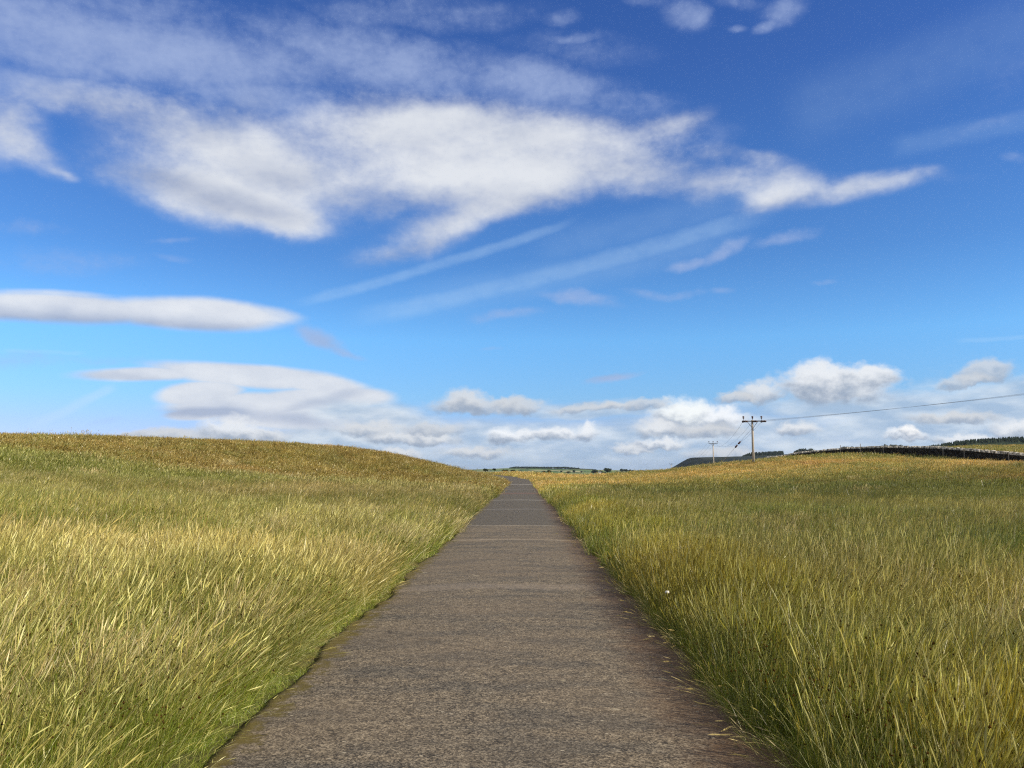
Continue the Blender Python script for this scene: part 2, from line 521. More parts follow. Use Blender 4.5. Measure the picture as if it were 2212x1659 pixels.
# everywhere else, unseen: simpler broken cloud, thickened and warmed to neutralise the blue fill
ng_ = wt.noise(wt.mapping(D, (0, 0, 0), (0, 0, 0), (1, 1, 2.2)), 2.6, 5, 0.58)
S_E = background(wt.mix(wt.mapr(EL, 0.0, -0.02), wt.mix(wt.mapr(ng_, 0.34, 0.60, 0, .95), clear, W(.78, .76, .73)), (1.2, 1.2, 0.9)))
rows = []
for iv in range(4):
    t_ = TILES[iv][2]
    for iu in (1, 0):
        t_ = pick(wt.math('LESS_THAN', AZ, float(ae(UC[iu + 1], 900)[0])), TILES[iv][iu], t_)
    rows.append(t_)
s_ = rows[3]
for iv in (2, 1, 0):
    s_ = pick(wt.math('GREATER_THAN', EL, float(ae(1106, VR[iv + 1])[1])), rows[iv], s_)
front = wt.math('MULTIPLY', wt.math('LESS_THAN', wt.math('ABSOLUTE', AZ), R(44)),
                wt.math('MULTIPLY', wt.math('LESS_THAN', EL, R(40)), wt.math('GREATER_THAN', EL, R(-1.0))))
s_ = pick(front, s_, S_E)
wt.l.new(s_, wout.inputs['Surface'])
world.node_tree.nodes.remove(bg0)
world.cycles.sampling_method = 'MANUAL'
world.cycles.sample_map_resolution = 512
sc.world = world

# @SKY1
# ---------------------------------------------------------------- the lie of the land
HALF = 1.565


def xc(y):
    """centre line of the road"""
    y = np.asarray(y, float)
    t = np.maximum(y - 88, 0)
    return -0.175 - np.where(t < 110, t * t / 580.0, 110 * 110 / 580.0 + (t - 110) * 0.38)


def road_z(y):
    return np.interp(np.asarray(y, float), [-50, 85, 100, 110, 125, 140, 155, 170, 190, 230, 300], [0, 0, .10, .25, .45, .60, .70, .70, .5, -1, -5])


GH = 0.42   # usual height of the standing grass, taken off the skyline
ctrl = []


def brow(u, v, Y, drop=1.6, back=40, g=GH):
    p = P(u, v, Y)
    ctrl.append((p.x, p.y, p.z - g))
    if drop is not None:
        s = (Y + back) / Y
        ctrl.append((p.x * s, p.y * s, p.z - g - drop + (p.z - EYE) * back / Y * 0.3))


for a in [(-500, 925, 44), (-250, 930, 50), (0, 938, 58), (150, 943, 62), (300, 948, 66), (450, 957, 71), (600, 967, 76), (760, 976, 84)]:
    brow(*a)
brow(830, 977, 90, 1.8, 25); brow(868, 983, 95, 2.0, 20); brow(900, 992, 99, 1.8, 20); brow(925, 1002, 103, 1.6, 20); brow(942, 1017, 107, 1.0, 20)
for a in [(985, 1018, 125), (1060, 1017, 150)]: brow(*a, 0.6)
for a in [(1200, 1023, 150), (1250, 1028, 145), (1300, 1031.5, 140), (1360, 1030, 132), (1400, 1022, 124)]: brow(*a, 1.2, 50)
for a in [(1430, 1014, 118), (1480, 1010, 114), (1540, 1003.5, 110), (1585, 999.5, 107), (1627, 996, 105)]: brow(*a, 0.9, 40)
brow(1700, 988, 110, None); brow(1760, 983, 112, None); brow(1830, 979.5, 115, None); brow(1900, 980, 117, None); brow(1948, 991, 117, None)
brow(2020, 992, 108, None); brow(2091, 995, 100, None); brow(2150, 998.5, 93, None); brow(2212, 1003, 86, None); brow(2350, 1008, 74, None); brow(2500, 1012, 64, None)
# the line of the wall (base)
WALL = [(1655, 989, 176, 3), (1688, 985.5, 168, 6), (1723, 978.5, 160, 9), (1761, 974.5, 153, 12), (1825, 968.5, 143, 16), (1880, 966, 135, 17), (1917, 965.3, 130, 18), (1948, 965.5, 126, 18.5),
        (1990, 965.8, 121, 19), (2029, 966.6, 115, 19), (2091, 971, 106, 20), (2158, 977, 98, 21.5), (2212, 981.5, 92, 23), (2300, 988, 83, 25), (2450, 996, 72, 29), (2650, 1004, 62, 33)]
WALL_H = 1.4
wall_pts = []
for (u, v, Y, hp) in WALL:
    p = P(u, v, Y)
    wall_pts.append((p.x, p.y, p.z))
    ctrl.append((p.x, p.y, p.z - WALL_H))
# field beyond the wall, rising to the right
for (u, v, Y) in [(1990, 969, 150), (2091, 966, 150), (2150, 965, 160), (2212, 966, 160), (2091, 963.5, 210), (2212, 963, 220), (2350, 963, 200), (2500, 970, 160), (2700, 980, 130)]:
    p = P(u, v, Y); ctrl.append((p.x, p.y, p.z - 0.35))
for (u, v, Y) in [(1760, 985, 210), (1900, 978, 230)]:
    p = P(u, v, Y); ctrl.append((p.x, p.y, p.z - 1.0))
# near ground
for y in (-20, -5, 5, 15, 25, 40, 60, 75):
    for s in (-1, 1):
        ctrl.append((float(xc(y)) + s * 1.8, y, 0.02)); ctrl.append((float(xc(y)) + s * 4.0, y, 0.12 if s < 0 else 0.0))
for y in (90, 105, 120, 140, 155, 170, 195, 230):
    for s in (-2.5, 0, 2.5):
        ctrl.append((float(xc(y)) + s, y, float(road_z(y))))
for (x, y, z) in [(-10, 8, .30), (-10, 20, .30), (-12, 35, .45), (-14, 55, .75), (-15, 75, 0.9), (-25, 15, .7), (-22, 35, 1.25), (-40, 20, 1.9), (-30, 48, 2.6), (-50, 5, 2.0),
                  (8, 8, .0), (8, 25, -.05), (9, 45, .0), (10, 70, .1), (20, 15, .0), (20, 40, .2), (22, 70, .75), (35, 30, .3), (40, 60, 1.2), (50, 20, .4), (12, 100, .35), (20, 100, .9), (60, 40, 1.4), (80, 40, 2.0),
                  (-20, -20, .6), (20, -20, 0), (-60, -20, 1.5), (60, -20, .5), (-20, 180, 0.2), (-60, 150, 0), (30, 200, -2.5), (0, 250, -2.5), (60, 260, -1.0), (-80, 230, -4), (100, 280, 3)]:
    ctrl.append((x, y, z))
ctrl = np.array(ctrl)
_C = 5.0


def _k(dx, dy): return -np.sqrt(dx * dx + dy * dy + _C * _C)


_A = _k(ctrl[:, None, 0] - ctrl[None, :, 0], ctrl[:, None, 1] - ctrl[None, :, 1])
_A += np.eye(len(ctrl)) * 0.2
_n = len(ctrl)
_B = np.zeros((_n + 1, _n + 1)); _B[:_n, :_n] = _A; _B[:_n, _n] = 1; _B[_n, :_n] = 1
_sol = np.linalg.solve(_B, np.concatenate([ctrl[:, 2], [0]]))
_w, _c0 = _sol[:_n], _sol[_n]


def H0(x, y):
    x = np.asarray(x, float); y = np.asarray(y, float)
    sh = np.broadcast(x, y).shape
    xf = np.broadcast_to(x, sh).ravel(); yf = np.broadcast_to(y, sh).ravel()
    out = np.empty(xf.size)
    for i in range(0, xf.size, 20000):
        s = slice(i, i + 20000)
        out[s] = _k(xf[s, None] - ctrl[None, :, 0], yf[s, None] - ctrl[None, :, 1]) @ _w
    return out.reshape(sh) + _c0


def H(x, y):
    x = np.asarray(x, float); y = np.asarray(y, float)
    h = H0(x, y) + (vnoise(x, y, 3.0, 5, 2) - .5) * 0.10 + (vnoise(x, y, 11.0, 9, 2) - .5) * 0.16
    d = np.abs(x - xc(y))
    k = sstep(5.0, 1.75, d) * (y < 260)          # level with the road beside it
    h = h * (1 - k) + (road_z(y) + 0.02) * k
    k2 = sstep(2.0, 1.75, d) * (y < 260)          # cut under the road sheet
    h = h - 0.06 * sstep(1.72, 1.5, d) * (y < 260)
    # out of the hand-set area: sinks into the valley
    r = np.hypot(x, y - 60)
    far = sstep(200, 420, r)
    return h * (1 - far) + (-11 + (vnoise(x, y, 220, 3) - .5) * 6) * far


# ---------------------------------------------------------------- ground sheet
def graded(n, a, lim):
    t = np.linspace(-1, 1, n)
    s = np.sinh(t * a) / math.sinh(a)
    return s * lim


gx = np.concatenate([graded(281, 7.2, 9000)])
gx = np.sort(np.concatenate([gx, np.arange(-3, 3.01, 0.25)]))
gy_near = np.concatenate([np.linspace(-60, -5, 12), np.arange(-4, 60, 1.0), np.arange(60, 200, 2.0), np.geomspace(202, 14000, 60)])
gy = gy_near
GX, GY = np.meshgrid(gx, gy)
GZ = H(GX, GY)
nx, ny = len(gx), len(gy)
idx = np.arange(nx * ny).reshape(ny, nx)
faces = np.stack([idx[:-1, :-1], idx[:-1, 1:], idx[1:, 1:], idx[1:, :-1]], -1).reshape(-1, 4)

m_ground, t, b = material('moor_ground', 0.95, 0.1)
pp = pos(t)
g1 = t.noise(pp, 0.35, 5, 0.6)
g2 = t.noise(pp, 6.0, 6, 0.7)
gc = t.mix(t.mapr(g1, 0.4, 0.62), (0.075, 0.085, 0.022), (0.19, 0.145, 0.055))
gc = t.mix(t.mapr(g2, 0.35, 0.7), gc, (0.055, 0.05, 0.022))
ln = t.vmath('LENGTH', pp, out=1)
fv = t.voronoi(t.mapping(pp, (0, 0, 0), (0, 0, 0.3), (1, 1.0, 1)), 0.004, 'F1', 'Color', 0.9)
fc = t.ramp(t.sep(fv)[0], [(0.0, (0.07, 0.11, 0.03)), (0.4, (0.11, 0.16, 0.05)), (0.7, (0.20, 0.20, 0.09)), (1.0, (0.09, 0.13, 0.05))])
gc = t.mix(t.mapr(ln, 350, 700), gc, fc)
t.l.new(gc, b.inputs['Base Color'])
bump(t, b, g2, 0.8, 0.05)
o = link_mesh('ground', np.stack([GX, GY, GZ], -1).reshape(-1, 3), faces, m_ground, smooth=True)
tag(o, kind='structure')

# ---------------------------------------------------------------- road
ys = np.concatenate([np.arange(-8, 40, 0.12), np.arange(40, 120, 0.5), np.arange(120, 215, 1.5)])
cross = np.concatenate([[-1.0], np.linspace(-.97, .97, 17), [1.0]])
rv, rf = [], []
NL = len(cross) + 2
for i, y in enumerate(ys):
    sl = -(float(xc(y + .5)) - float(xc(y - .5)))       # the strip is laid square to its direction
    jl = (vnoise(y, 0.0, 0.7, 21, 3) - .5) * 0.24 + (vnoise(y, 0.0, 3.5, 27, 2) - .5) * 0.12
    jr = (vnoise(y, 9.0, 0.6, 22, 3) - .5) * 0.28 + (vnoise(y, 9.0, 3.0, 28, 2) - .5) * 0.14
    z0 = float(road_z(y)) + 0.02
    widen = 1.0 + 0.30 * float(sstep(95, 112, y))
    row = []
    for k, c in enumerate(cross):
        hw = HALF * widen
        off = c * hw
        if c < -0.96: off = -hw + (jl if c == -1 else jl + 0.05)
        if c > 0.96: off = hw + (jr if c == 1 else jr - 0.05)
        x = float(xc(y)) + off
        z = z0 + 0.028 * (1 - c * c) + 0.010 * (float(vnoise(x, y, 1.4, 31, 2)) - .5)
        if abs(c) == 1: z = z0 - 0.004
        row.append((x, y + off * sl * 1.0, z))
    row = [(row[0][0] - 0.01, row[0][1], z0 - 0.08)] + row + [(row[-1][0] + 0.01, row[-1][1], z0 - 0.08)]
    rv += row
    if i:
        a0 = (i - 1) * NL; b0 = i * NL
        for k in range(NL - 1): rf.append((a0 + k, a0 + k + 1, b0 + k + 1, b0 + k))

m_road, t, b = material('worn_tarmac', 0.85, 0.25)
pp = pos(t)
px, py, pz = t.sep(pp)
p2 = t.comb(px, py, 0.0)
agg = t.voronoi(p2, 92.0, 'F1', 'Color')                      # chippings
aggv = t.sep(agg)[0]
fine = t.noise(p2, 110.0, 3, 0.6)
mid = t.noise(p2, 11.0, 6, 0.68)
blot = t.noise(t.mapping(p2, (0, 0, 0), (0, 0, 0.12), (0.6, 1.7, 1)), 1.5, 6, 0.62)
wide = t.noise(p2, 0.5, 3, 0.5)
tone = t.math('ADD', t.math('MULTIPLY', aggv, 0.34), t.math('ADD', t.math('MULTIPLY', fine, 0.24), t.math('MULTIPLY', mid, 0.42)))
base = t.ramp(tone, [(0.32, (0.032, 0.027, 0.020)), (0.44, (0.105, 0.086, 0.060)), (0.55, (0.185, 0.150, 0.104)), (0.70, (0.37, 0.31, 0.22))])
dark = t.ramp(tone, [(0.32, (0.020, 0.019, 0.017)), (0.45, (0.064, 0.058, 0.047)), (0.57, (0.115, 0.103, 0.082)), (0.72, (0.24, 0.215, 0.17))])
base = t.mix(t.mapr(blot, 0.40, 0.64, 0.0, 0.80), base, dark)
base = t.mix(t.mapr(wide, 0.40, 0.68, 0, 0.30), base, (0.20, 0.155, 0.105))
wob = t.math('ADD', py, t.math('MULTIPLY', t.math('SUBTRACT', t.noise(p2, 0.9, 3), 0.5), 0.9))
farm = t.mapr(wob, 23.55, 23.75, 0, 0.88)
newer = t.mix(t.mapr(wide, 0.3, 0.7, 0, 0.5), dark, (0.100, 0.091, 0.074))
base = t.mix(farm, base, newer)


def line(y0, w, colr, amt, cur):
    d = t.math('ABSOLUTE', t.math('SUBTRACT', wob, y0))
    k = t.math('MULTIPLY', t.mapr(d, w, w * 0.4, 0, amt), t.mapr(mid, 0.3, 0.55, 0.55, 1.0))
    return t.mix(k, cur, colr)


base = line(18.6, 0.16, (0.33, 0.28, 0.21), 0.6, base)
base = line(23.4, 0.16, (0.36, 0.33, 0.28), 0.45, base)
base = line(11.2, 0.35, (0.30, 0.25, 0.20), 0.35, base)
base = line(43.0, 0.45, (0.36, 0.35, 0.32), 0.6, base)
base = line(33.0, 0.5, (0.22, 0.21, 0.20), 0.4, base)
base = line(55.0, 2.4, (0.17, 0.10, 0.075), 0.6, base)
base = line(66.0, 0.8, (0.17, 0.16, 0.16), 0.6, base)
base = line(88.0, 1.3, (0.40, 0.385, 0.35), 0.6, base)
# brown silt and moss on the margins; right brown also holds the grass-shadow tone
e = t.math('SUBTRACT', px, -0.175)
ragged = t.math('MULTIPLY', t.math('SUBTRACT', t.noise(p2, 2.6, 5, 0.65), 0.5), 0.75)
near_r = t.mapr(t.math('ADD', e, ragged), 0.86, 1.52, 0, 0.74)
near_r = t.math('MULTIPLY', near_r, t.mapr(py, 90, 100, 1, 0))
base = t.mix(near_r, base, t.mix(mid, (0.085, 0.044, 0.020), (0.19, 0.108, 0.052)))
near_l = t.mapr(t.math('ADD', e, t.math('MULTIPLY', t.math('SUBTRACT', t.noise(p2, 5.5, 5, 0.7), 0.5), 0.9)), -1.36, -1.54, 0, 0.92)
near_l = t.math('MULTIPLY', near_l, t.mapr(py, 80, 90, 1, 0))
base = t.mix(near_l, base, t.mix(mid, (0.06, 0.045, 0.014), (0.20, 0.16, 0.028)))
# pale lichen spots
lich = t.voronoi(t.mapping(t.vmath('ADD', p2, t.vmath('SCALE', t.noise(p2, 9, 3, color=True), 0.12)), (0, 0, 0), (0, 0, 0.2), (1, 1.25, 1)), 1.6, 'F1', 'Distance')
lsel = t.noise(p2, 1.1, 1)
base = t.mix(t.math('MULTIPLY', t.mapr(lich, 0.075, 0.045), t.mapr(lsel, 0.50, 0.54, 0, 0.8)), base, (0.42, 0.37, 0.26))
chv = t.node('ShaderNodeTexVoronoi'); t.put(chv.inputs['Vector'], t.mapping(p2, (0, 0, 0), (0, 0, 0.4), (0.8, 1.2, 1))); chv.inputs['Scale'].default_value = 17.0
chip = t.math('MULTIPLY', t.mapr(chv.outputs['Distance'], 0.20, 0.12), t.math('GREATER_THAN', t.sep(chv.outputs['Color'])[0], 0.90))
base = t.mix(t.math('MULTIPLY', chip, .8), base, (0.46, 0.41, 0.31))
pit = t.math('MULTIPLY', t.mapr(chv.outputs['Distance'], 0.30, 0.16), t.math('LESS_THAN', t.sep(chv.outputs['Color'])[1], 0.12))
base = t.mix(t.math('MULTIPLY', pit, .7), base, (0.022, 0.019, 0.015))
crk = t.voronoi(t.vmath('ADD', t.mapping(p2, (3.1, .7, 0), (0, 0, .5), (1, .55, 1)), t.vmath('SCALE', t.noise(p2, 3.0, 4, color=True), 0.35)), 0.42, 'DISTANCE_TO_EDGE', 'Distance')
crack = t.math('MULTIPLY', t.mapr(crk, 0.006, 0.002), t.mapr(wide, .50, .60))
base = t.mix(t.math('MULTIPLY', crack, .5), base, (0.018, 0.015, 0.011))
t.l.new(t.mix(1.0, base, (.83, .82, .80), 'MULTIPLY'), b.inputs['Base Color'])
hh = t.math('ADD', t.math('MULTIPLY', aggv, 0.5), t.math('ADD', t.math('MULTIPLY', fine, .4), t.math('MULTIPLY', mid, .8)))
bump(t, b, hh, 0.75, 0.012)
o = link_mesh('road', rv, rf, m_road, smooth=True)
tag(o, kind='structure')

# ---------------------------------------------------------------- grass
def blade_material(name, gloss, transl):
    m = bpy.data.materials.new(name); m.use_nodes = True
    t = NT(m.node_tree)
    b = m.node_tree.nodes['Principled BSDF']; out = m.node_tree.nodes['Material Output']
    a = t.node('ShaderNodeAttribute', attribute_type='GEOMETRY', attribute_name='col')
    ti = t.node('ShaderNodeAttribute', attribute_type='INSTANCER', attribute_name='tint')
    c = t.mix(1.0, a.outputs['Color'], ti.outputs['Color'], 'MULTIPLY')
    t.l.new(c, b.inputs['Base Color'])
    b.inputs['Roughness'].default_value = gloss
    b.inputs['Specular IOR Level'].default_value = 0.5
    tr = t.node('ShaderNodeBsdfTranslucent')
    t.l.new(t.mix(1.0, c, (1.0, 0.95, 0.6), 'MULTIPLY'), tr.inputs[0])
    mx = t.node('ShaderNodeMixShader'); mx.inputs[0].default_value = transl
    t.l.new(b.outputs[0], mx.inputs[1]); t.l.new(tr.outputs[0], mx.inputs[2])
    t.l.new(mx.outputs[0], out.inputs[0])
    return m


m_blade = blade_material('grass_blade', 0.38, 0.17)
m_knot = blade_material('seed_knot', 1.0, 0.1)
m_knot.node_tree.nodes['Principled BSDF'].inputs['Specular IOR Level'].default_value = 0.0
GREENS = [(.135, .180, .024), (.180, .222, .034), (.225, .258, .045), (.25, .262, .055), (.105, .145, .026)]
LIME = [(.24, .30, .040), (.30, .34, .052), (.34, .35, .07), (.20, .28, .034)]
STRAW = [(.56, .47, .26), (.66, .57, .36), (.48, .39, .19), (.60, .50, .27), (.72, .64, .45)]
GOLD = [(.42, .325, .10), (.48, .38, .13), (.38, .28, .08), (.50, .41, .17)]
BROWN = [(.42, .295, .115), (.48, .35, .15), (.38, .27, .10), (.54, .42, .23), (.31, .24, .075)]
DARK = [(.060, .028, .014), (.095, .042, .02)]


def rc(lst):
    c = np.array(random.choice(lst)); return c * random.choice((random.uniform(.50, .9), random.uniform(.85, 1.30), random.uniform(.9, 1.35)))


def tuft(name, spec, width, segs):
    """spec: list of (count, radius, hmin, hmax, lean, leanjit, curve, palette, tip palette, head) ; lean is towards +X"""
    V, Fc, Cc, MI = [], [], [], set()
    for (n, rad, h0, h1, lean, lj, curve, pal, tip, head) in spec:
        for _ in range(n):
            rr = rad * math.sqrt(random.random()); th = random.uniform(0, 2 * math.pi)
            base = np.array([rr * math.cos(th), rr * math.sin(th), -0.03])
            h = random.uniform(h0, h1)
            la = math.tan(lean + random.gauss(0, lj)); lb = random.gauss(0, lj)
            dirv = np.array([la, math.tan(max(-1, min(1, lb))), 1.0]); dirv /= np.linalg.norm(dirv)
            bend = np.array([random.gauss(curve, abs(curve) * .5 + .03), random.gauss(0, abs(curve) * .5 + .03), -abs(curve) * .5])
            fa = random.uniform(0, math.pi); side = np.array([math.cos(fa), math.sin(fa), 0])
            w = width * random.uniform(.7, 1.25)
            c0 = rc(pal); c1 = rc(tip)
            i0 = len(V)
            for s in range(segs + 1):
                q = s / segs
                p = base + dirv * h * q + bend * h * q * q
                ww = w * (1 - 0.75 * q ** 1.5) * .5
                c = c0 * (1 - q ** 2) + c1 * q ** 2
                V.append(p - side * ww); V.append(p + side * ww)
                Cc.append(c); Cc.append(c)
            for s in range(segs):
                a = i0 + 2 * s
                Fc.append((a, a + 1, a + 3, a + 2))
            if head and random.random() < head[0]:
                kind = head[1]
                q = random.uniform(.72, .9) if kind == 'knot' else 1.0
                p = base + dirv * h * q + bend * h * q * q
                if kind == 'knot':      # dark brown flower knot on the side of a rush stem
                    r_ = head[2] * random.uniform(.7, 1.2); dc = rc(DARK); off = side * r_ * .8
                    j0 = len(V)
                    for dv in ((1, 0, 0), (-1, 0, 0), (0, 1, 0), (0, -1, 0), (0, 0, 1.3), (0, 0, -1)):
                        V.append(p + off + np.array(dv) * r_ * random.uniform(.7, 1.3)); Cc.append(dc)
                    MI.update(range(len(Fc), len(Fc) + 8))
                    for f in ((0, 2, 4), (2, 1, 4), (1, 3, 4), (3, 0, 4), (2, 0, 5), (1, 2, 5), (3, 1, 5), (0, 3, 5)):
                        Fc.append(tuple(j0 + k for k in f))
                else:                   # feathery seed head: a narrow spindle at the tip
                    L = head[2] * random.uniform(.7, 1.3); d2 = dirv + 2 * bend; d2 /= np.linalg.norm(d2)
                    hc = rc(tip) * 1.05; wv = head[3]
                    for sv in (side, np.cross(d2, side)):
                        j0 = len(V)
                        for (q2, k) in ((-0.5, .1), (0, .8), (.4, 1), (1, .05)):
                            pp_ = p + d2 * L * (q2 - .4)
                            V.append(pp_ - sv * wv * k * .5); V.append(pp_ + sv * wv * k * .5); Cc.append(hc); Cc.append(hc)
                        for s in range(3):
                            a = j0 + 2 * s; Fc.append((a, a + 1, a + 3, a + 2))
    me = bpy.data.meshes.new(name)
    me.from_pydata([tuple(v) for v in V], [], Fc)
    at = me.attributes.new('col', 'FLOAT_COLOR', 'POINT')
    arr = np.ones((len(V), 4), np.float32); arr[:, :3] = np.array(Cc)
    at.data.foreach_set('color', arr.ravel())
    me.materials.append(m_blade); me.materials.append(m_knot)
    me.polygons.foreach_set('material_index', [1 if i in MI else 0 for i in range(len(Fc))])
    return bpy.data.objects.new(name, me)      # not linked to the scene: only a source for the stuff objects


LOD = [  # tuft radius, blade width, number factor, segments
    (0.15, 0.0026, 1.6, 4), (0.28, 0.0066, 1.4, 3), (0.55, 0.017, 1.25, 2), (1.1, 0.045, 0.9, 2)]
KINDS = ['rush', 'straw', 'meadow', 'verge', 'brown', 'golden']
KI = {k: i for i, k in enumerate(KINDS)}
NV = 3
protos = []
for ki, kname in enumerate(KINDS):
    for li, (rad, wd, nf, sg) in enumerate(LOD):
        N = lambda n: max(3, int(n * nf))
        hs_ = 1.0
        sh = 0.05 * (2.0 if li > 1 else 1)
        kd = (0.20, 'knot', 0.0075) if li == 0 else ((0.18, 'knot', 0.010) if li == 1 else None)
        fw = max(0.007, wd * 1.5); fl = 0.09
        for vi in range(NV):
            if kname == 'rush':
                sp = [(N(50), rad, .34, .67, .03, .18, .05, GREENS, GREENS + GOLD[:1], kd),
                      (N(34), rad, .15, .40, .03, .28, .20, GREENS + LIME, LIME + STRAW[:1], None),
                      (N(7), rad, .45, .80, .24, .20, .10, STRAW, STRAW, (.5, 'feather', fl, fw)),
                      (N(6), rad, .35, .75, .03, .45, .25, [(.74, .68, .50)], [(.78, .72, .56)], None)]
            elif kname == 'straw':
                sp = [(N(28), rad, .40, .74, .18, .23, .10, STRAW, STRAW, (.7, 'feather', fl * 1.3, fw)),
                      (N(20), rad, .25, .55, .16, .24, .16, STRAW + GOLD, STRAW, None),
                      (N(30), rad, .20, .50, .15, .18, .12, GREENS + LIME, GREENS + GOLD, None)]
            elif kname == 'meadow':
                sp = [(N(60), rad, .20, .50, .05, .22, .16, GREENS + LIME, LIME + GOLD[:2], None),
                      (N(14), rad, .35, .64, .12, .20, .10, GOLD + STRAW + LIME, STRAW, (.5, 'feather', fl, fw)),
                      (N(10), rad, .35, .60, .10, .12, .05, GREENS, GREENS, kd)]
            elif kname == 'verge':
                sp = [(N(70), rad, .06, .20, .10, .45, .35, LIME + GREENS[1:4], LIME, None),
                      (N(10), rad, .15, .36, .25, .35, .40, LIME + STRAW[:2], STRAW[:3], (.3, 'feather', .06, fw))]
            elif kname == 'brown':
                sp = [(N(52), rad, .24, .50, .22, .18, .20, BROWN, BROWN, (.5, 'feather', fl, fw * 1.2)),
                      (N(24), rad, .15, .36, .15, .22, .20, GREENS + GOLD, BROWN + GOLD, None),
                      (N(4), rad, .35, .58, .32, .14, .12, STRAW, STRAW, (.5, 'feather', fl, fw))]
            else:
                sp = [(N(44), rad, .35, .60, .10, .14, .08, GOLD + LIME, GOLD + STRAW[:2], (.6, 'feather', fl * 1.1, fw)),
                      (N(44), rad, .15, .42, .12, .22, .20, GREENS + LIME, LIME + GOLD, None)]
            protos.append(tuft('tuft_%s_%d_%d' % (kname, li, vi), sp, wd, sg))

# a scatter group: one Instance-on-Points per tuft form, chosen by a point attribute
ng = bpy.data.node_groups.new('grass_scatter', 'GeometryNodeTree')
ng.interface.new_socket('Geometry', in_out='INPUT', socket_type='NodeSocketGeometry')
ng.interface.new_socket('Geometry', in_out='OUTPUT', socket_type='NodeSocketGeometry')
gi = ng.nodes.new('NodeGroupInput'); go = ng.nodes.new('NodeGroupOutput')
join = ng.nodes.new('GeometryNodeJoinGeometry')


def named(n, typ):
    a = ng.nodes.new('GeometryNodeInputNamedAttribute'); a.data_type = typ
    a.inputs['Name'].default_value = n
    return a.outputs['Attribute']


n_idx = named('form', 'INT'); n_rot = named('turn', 'FLOAT_VECTOR'); n_scl = named('size', 'FLOAT_VECTOR')
for i, ob in enumerate(protos):
    oi = ng.nodes.new('GeometryNodeObjectInfo'); oi.inputs['Object'].default_value = ob
    cmp_ = ng.nodes.new('FunctionNodeCompare'); cmp_.data_type = 'INT'; cmp_.operation = 'EQUAL'
    ng.links.new(n_idx, cmp_.inputs[2]); cmp_.inputs[3].default_value = i
    ip = ng.nodes.new('GeometryNodeInstanceOnPoints')
    ng.links.new(gi.outputs[0], ip.inputs['Points']); ng.links.new(cmp_.outputs[0], ip.inputs['Selection'])
    ng.links.new(oi.outputs['Geometry'], ip.inputs['Instance'])
    ng.links.new(n_rot, ip.inputs['Rotation']); ng.links.new(n_scl, ip.inputs['Scale'])
    ng.links.new(ip.outputs[0], join.inputs[0])
ng.links.new(join.outputs[0], go.inputs[0])


def scatter(name, x, y, z, form, turn, size, tint):
    n = len(x)
    me = bpy.data.meshes.new(name)
    me.vertices.add(n)
    me.vertices.foreach_set('co', np.stack([x, y, z], -1).astype(np.float32).ravel())
    a = me.attributes.new('form', 'INT', 'POINT'); a.data.foreach_set('value', form.astype(np.int32))
    a = me.attributes.new('turn', 'FLOAT_VECTOR', 'POINT'); a.data.foreach_set('vector', turn.astype(np.float32).ravel())
    a = me.attributes.new('size', 'FLOAT_VECTOR', 'POINT'); a.data.foreach_set('vector', size.astype(np.float32).ravel())
    a = me.attributes.new('tint', 'FLOAT_COLOR', 'POINT')
    c4 = np.ones((n, 4), np.float32); c4[:, :3] = tint
    a.data.foreach_set('color', c4.ravel())
    o = bpy.data.objects.new(name, me); COL.objects.link(o)
    md = o.modifiers.new('scatter', 'NODES'); md.node_group = ng
    return o


# candidate points: jittered rings of growing spacing
bands = [(1.0, 13.0, 0.110), (13.0, 42.0, 0.22), (42.0, 118.0, 0.46), (118.0, 250.0, 1.0)]
XS, YS, LV = [], [], []
for li, (r0, r1, sp_) in enumerate(bands):
    ylo = -1.5 if li == 0 else r0 * 0.55
    xs = np.arange(-r1 * 0.95 - 3, r1 * 0.95 + 3, sp_); yy = np.arange(ylo, r1 + 4, sp_)
    X, Y = np.meshgrid(xs, yy); X = X.ravel(); Y = Y.ravel()
    X = X + rng.uniform(-.6, .6, X.size) * sp_; Y = Y + rng.uniform(-.6, .6, Y.size) * sp_
    r = np.hypot(X, Y) * rng.uniform(.90, 1.10, X.size)
    k = (r >= r0) & (r < r1) & (np.abs(X) < (np.maximum(Y, 0) + 1.2) * 0.76 + 4.0)
    XS.append(X[k]); YS.append(Y[k]); LV.append(np.full(k.sum(), li))
X = np.concatenate(XS); Y = np.concatenate(YS); L = np.concatenate(LV)
dl = xc(Y) - HALF - X                        # distance outwards from the left margin
dr = X - (xc(Y) + HALF)                       # from the right margin
edge_l = (vnoise(Y, 0 * Y, 0.7, 21, 3) - .5) * 0.24 + (vnoise(Y, 0 * Y, 3.5, 27, 2) - .5) * 0.12
edge_r = (vnoise(Y, 0 * Y + 9, 0.6, 22, 3) - .5) * 0.28 + (vnoise(Y, 0 * Y + 9, 3.0, 28, 2) - .5) * 0.14
dl = dl + edge_l; dr = dr - edge_r
wid = HALF * 0.30 * sstep(95, 112, Y)
dl = dl - wid; dr = dr - wid
keep = (dl > 0.02) | (dr > 0.0)
# leave out what stands hidden far behind the brows
keep &= ~((L == 3) & (X > -20) & (X < 12) & (Y > 190))
X, Y, L, dl, dr = X[keep], Y[keep], L[keep], dl[keep], dr[keep]
Z = H(X, Y)
left = dl > 0
d = np.where(left, dl, dr)
n = len(X)
u1 = rng.random(n); u2 = rng.random(n)
# patches, drawn out across the slope
pa = vnoise(X, Y * 1.6, 4.5, 41, 4); pb = vnoise(X, Y * 1.4, 2.0, 42, 3); pc_ = vnoise(X, Y, 14.0, 43, 3); pd = vnoise(X, Y * 2.0, 26.0, 44, 3)
kind = np.full(n, KI['meadow'])
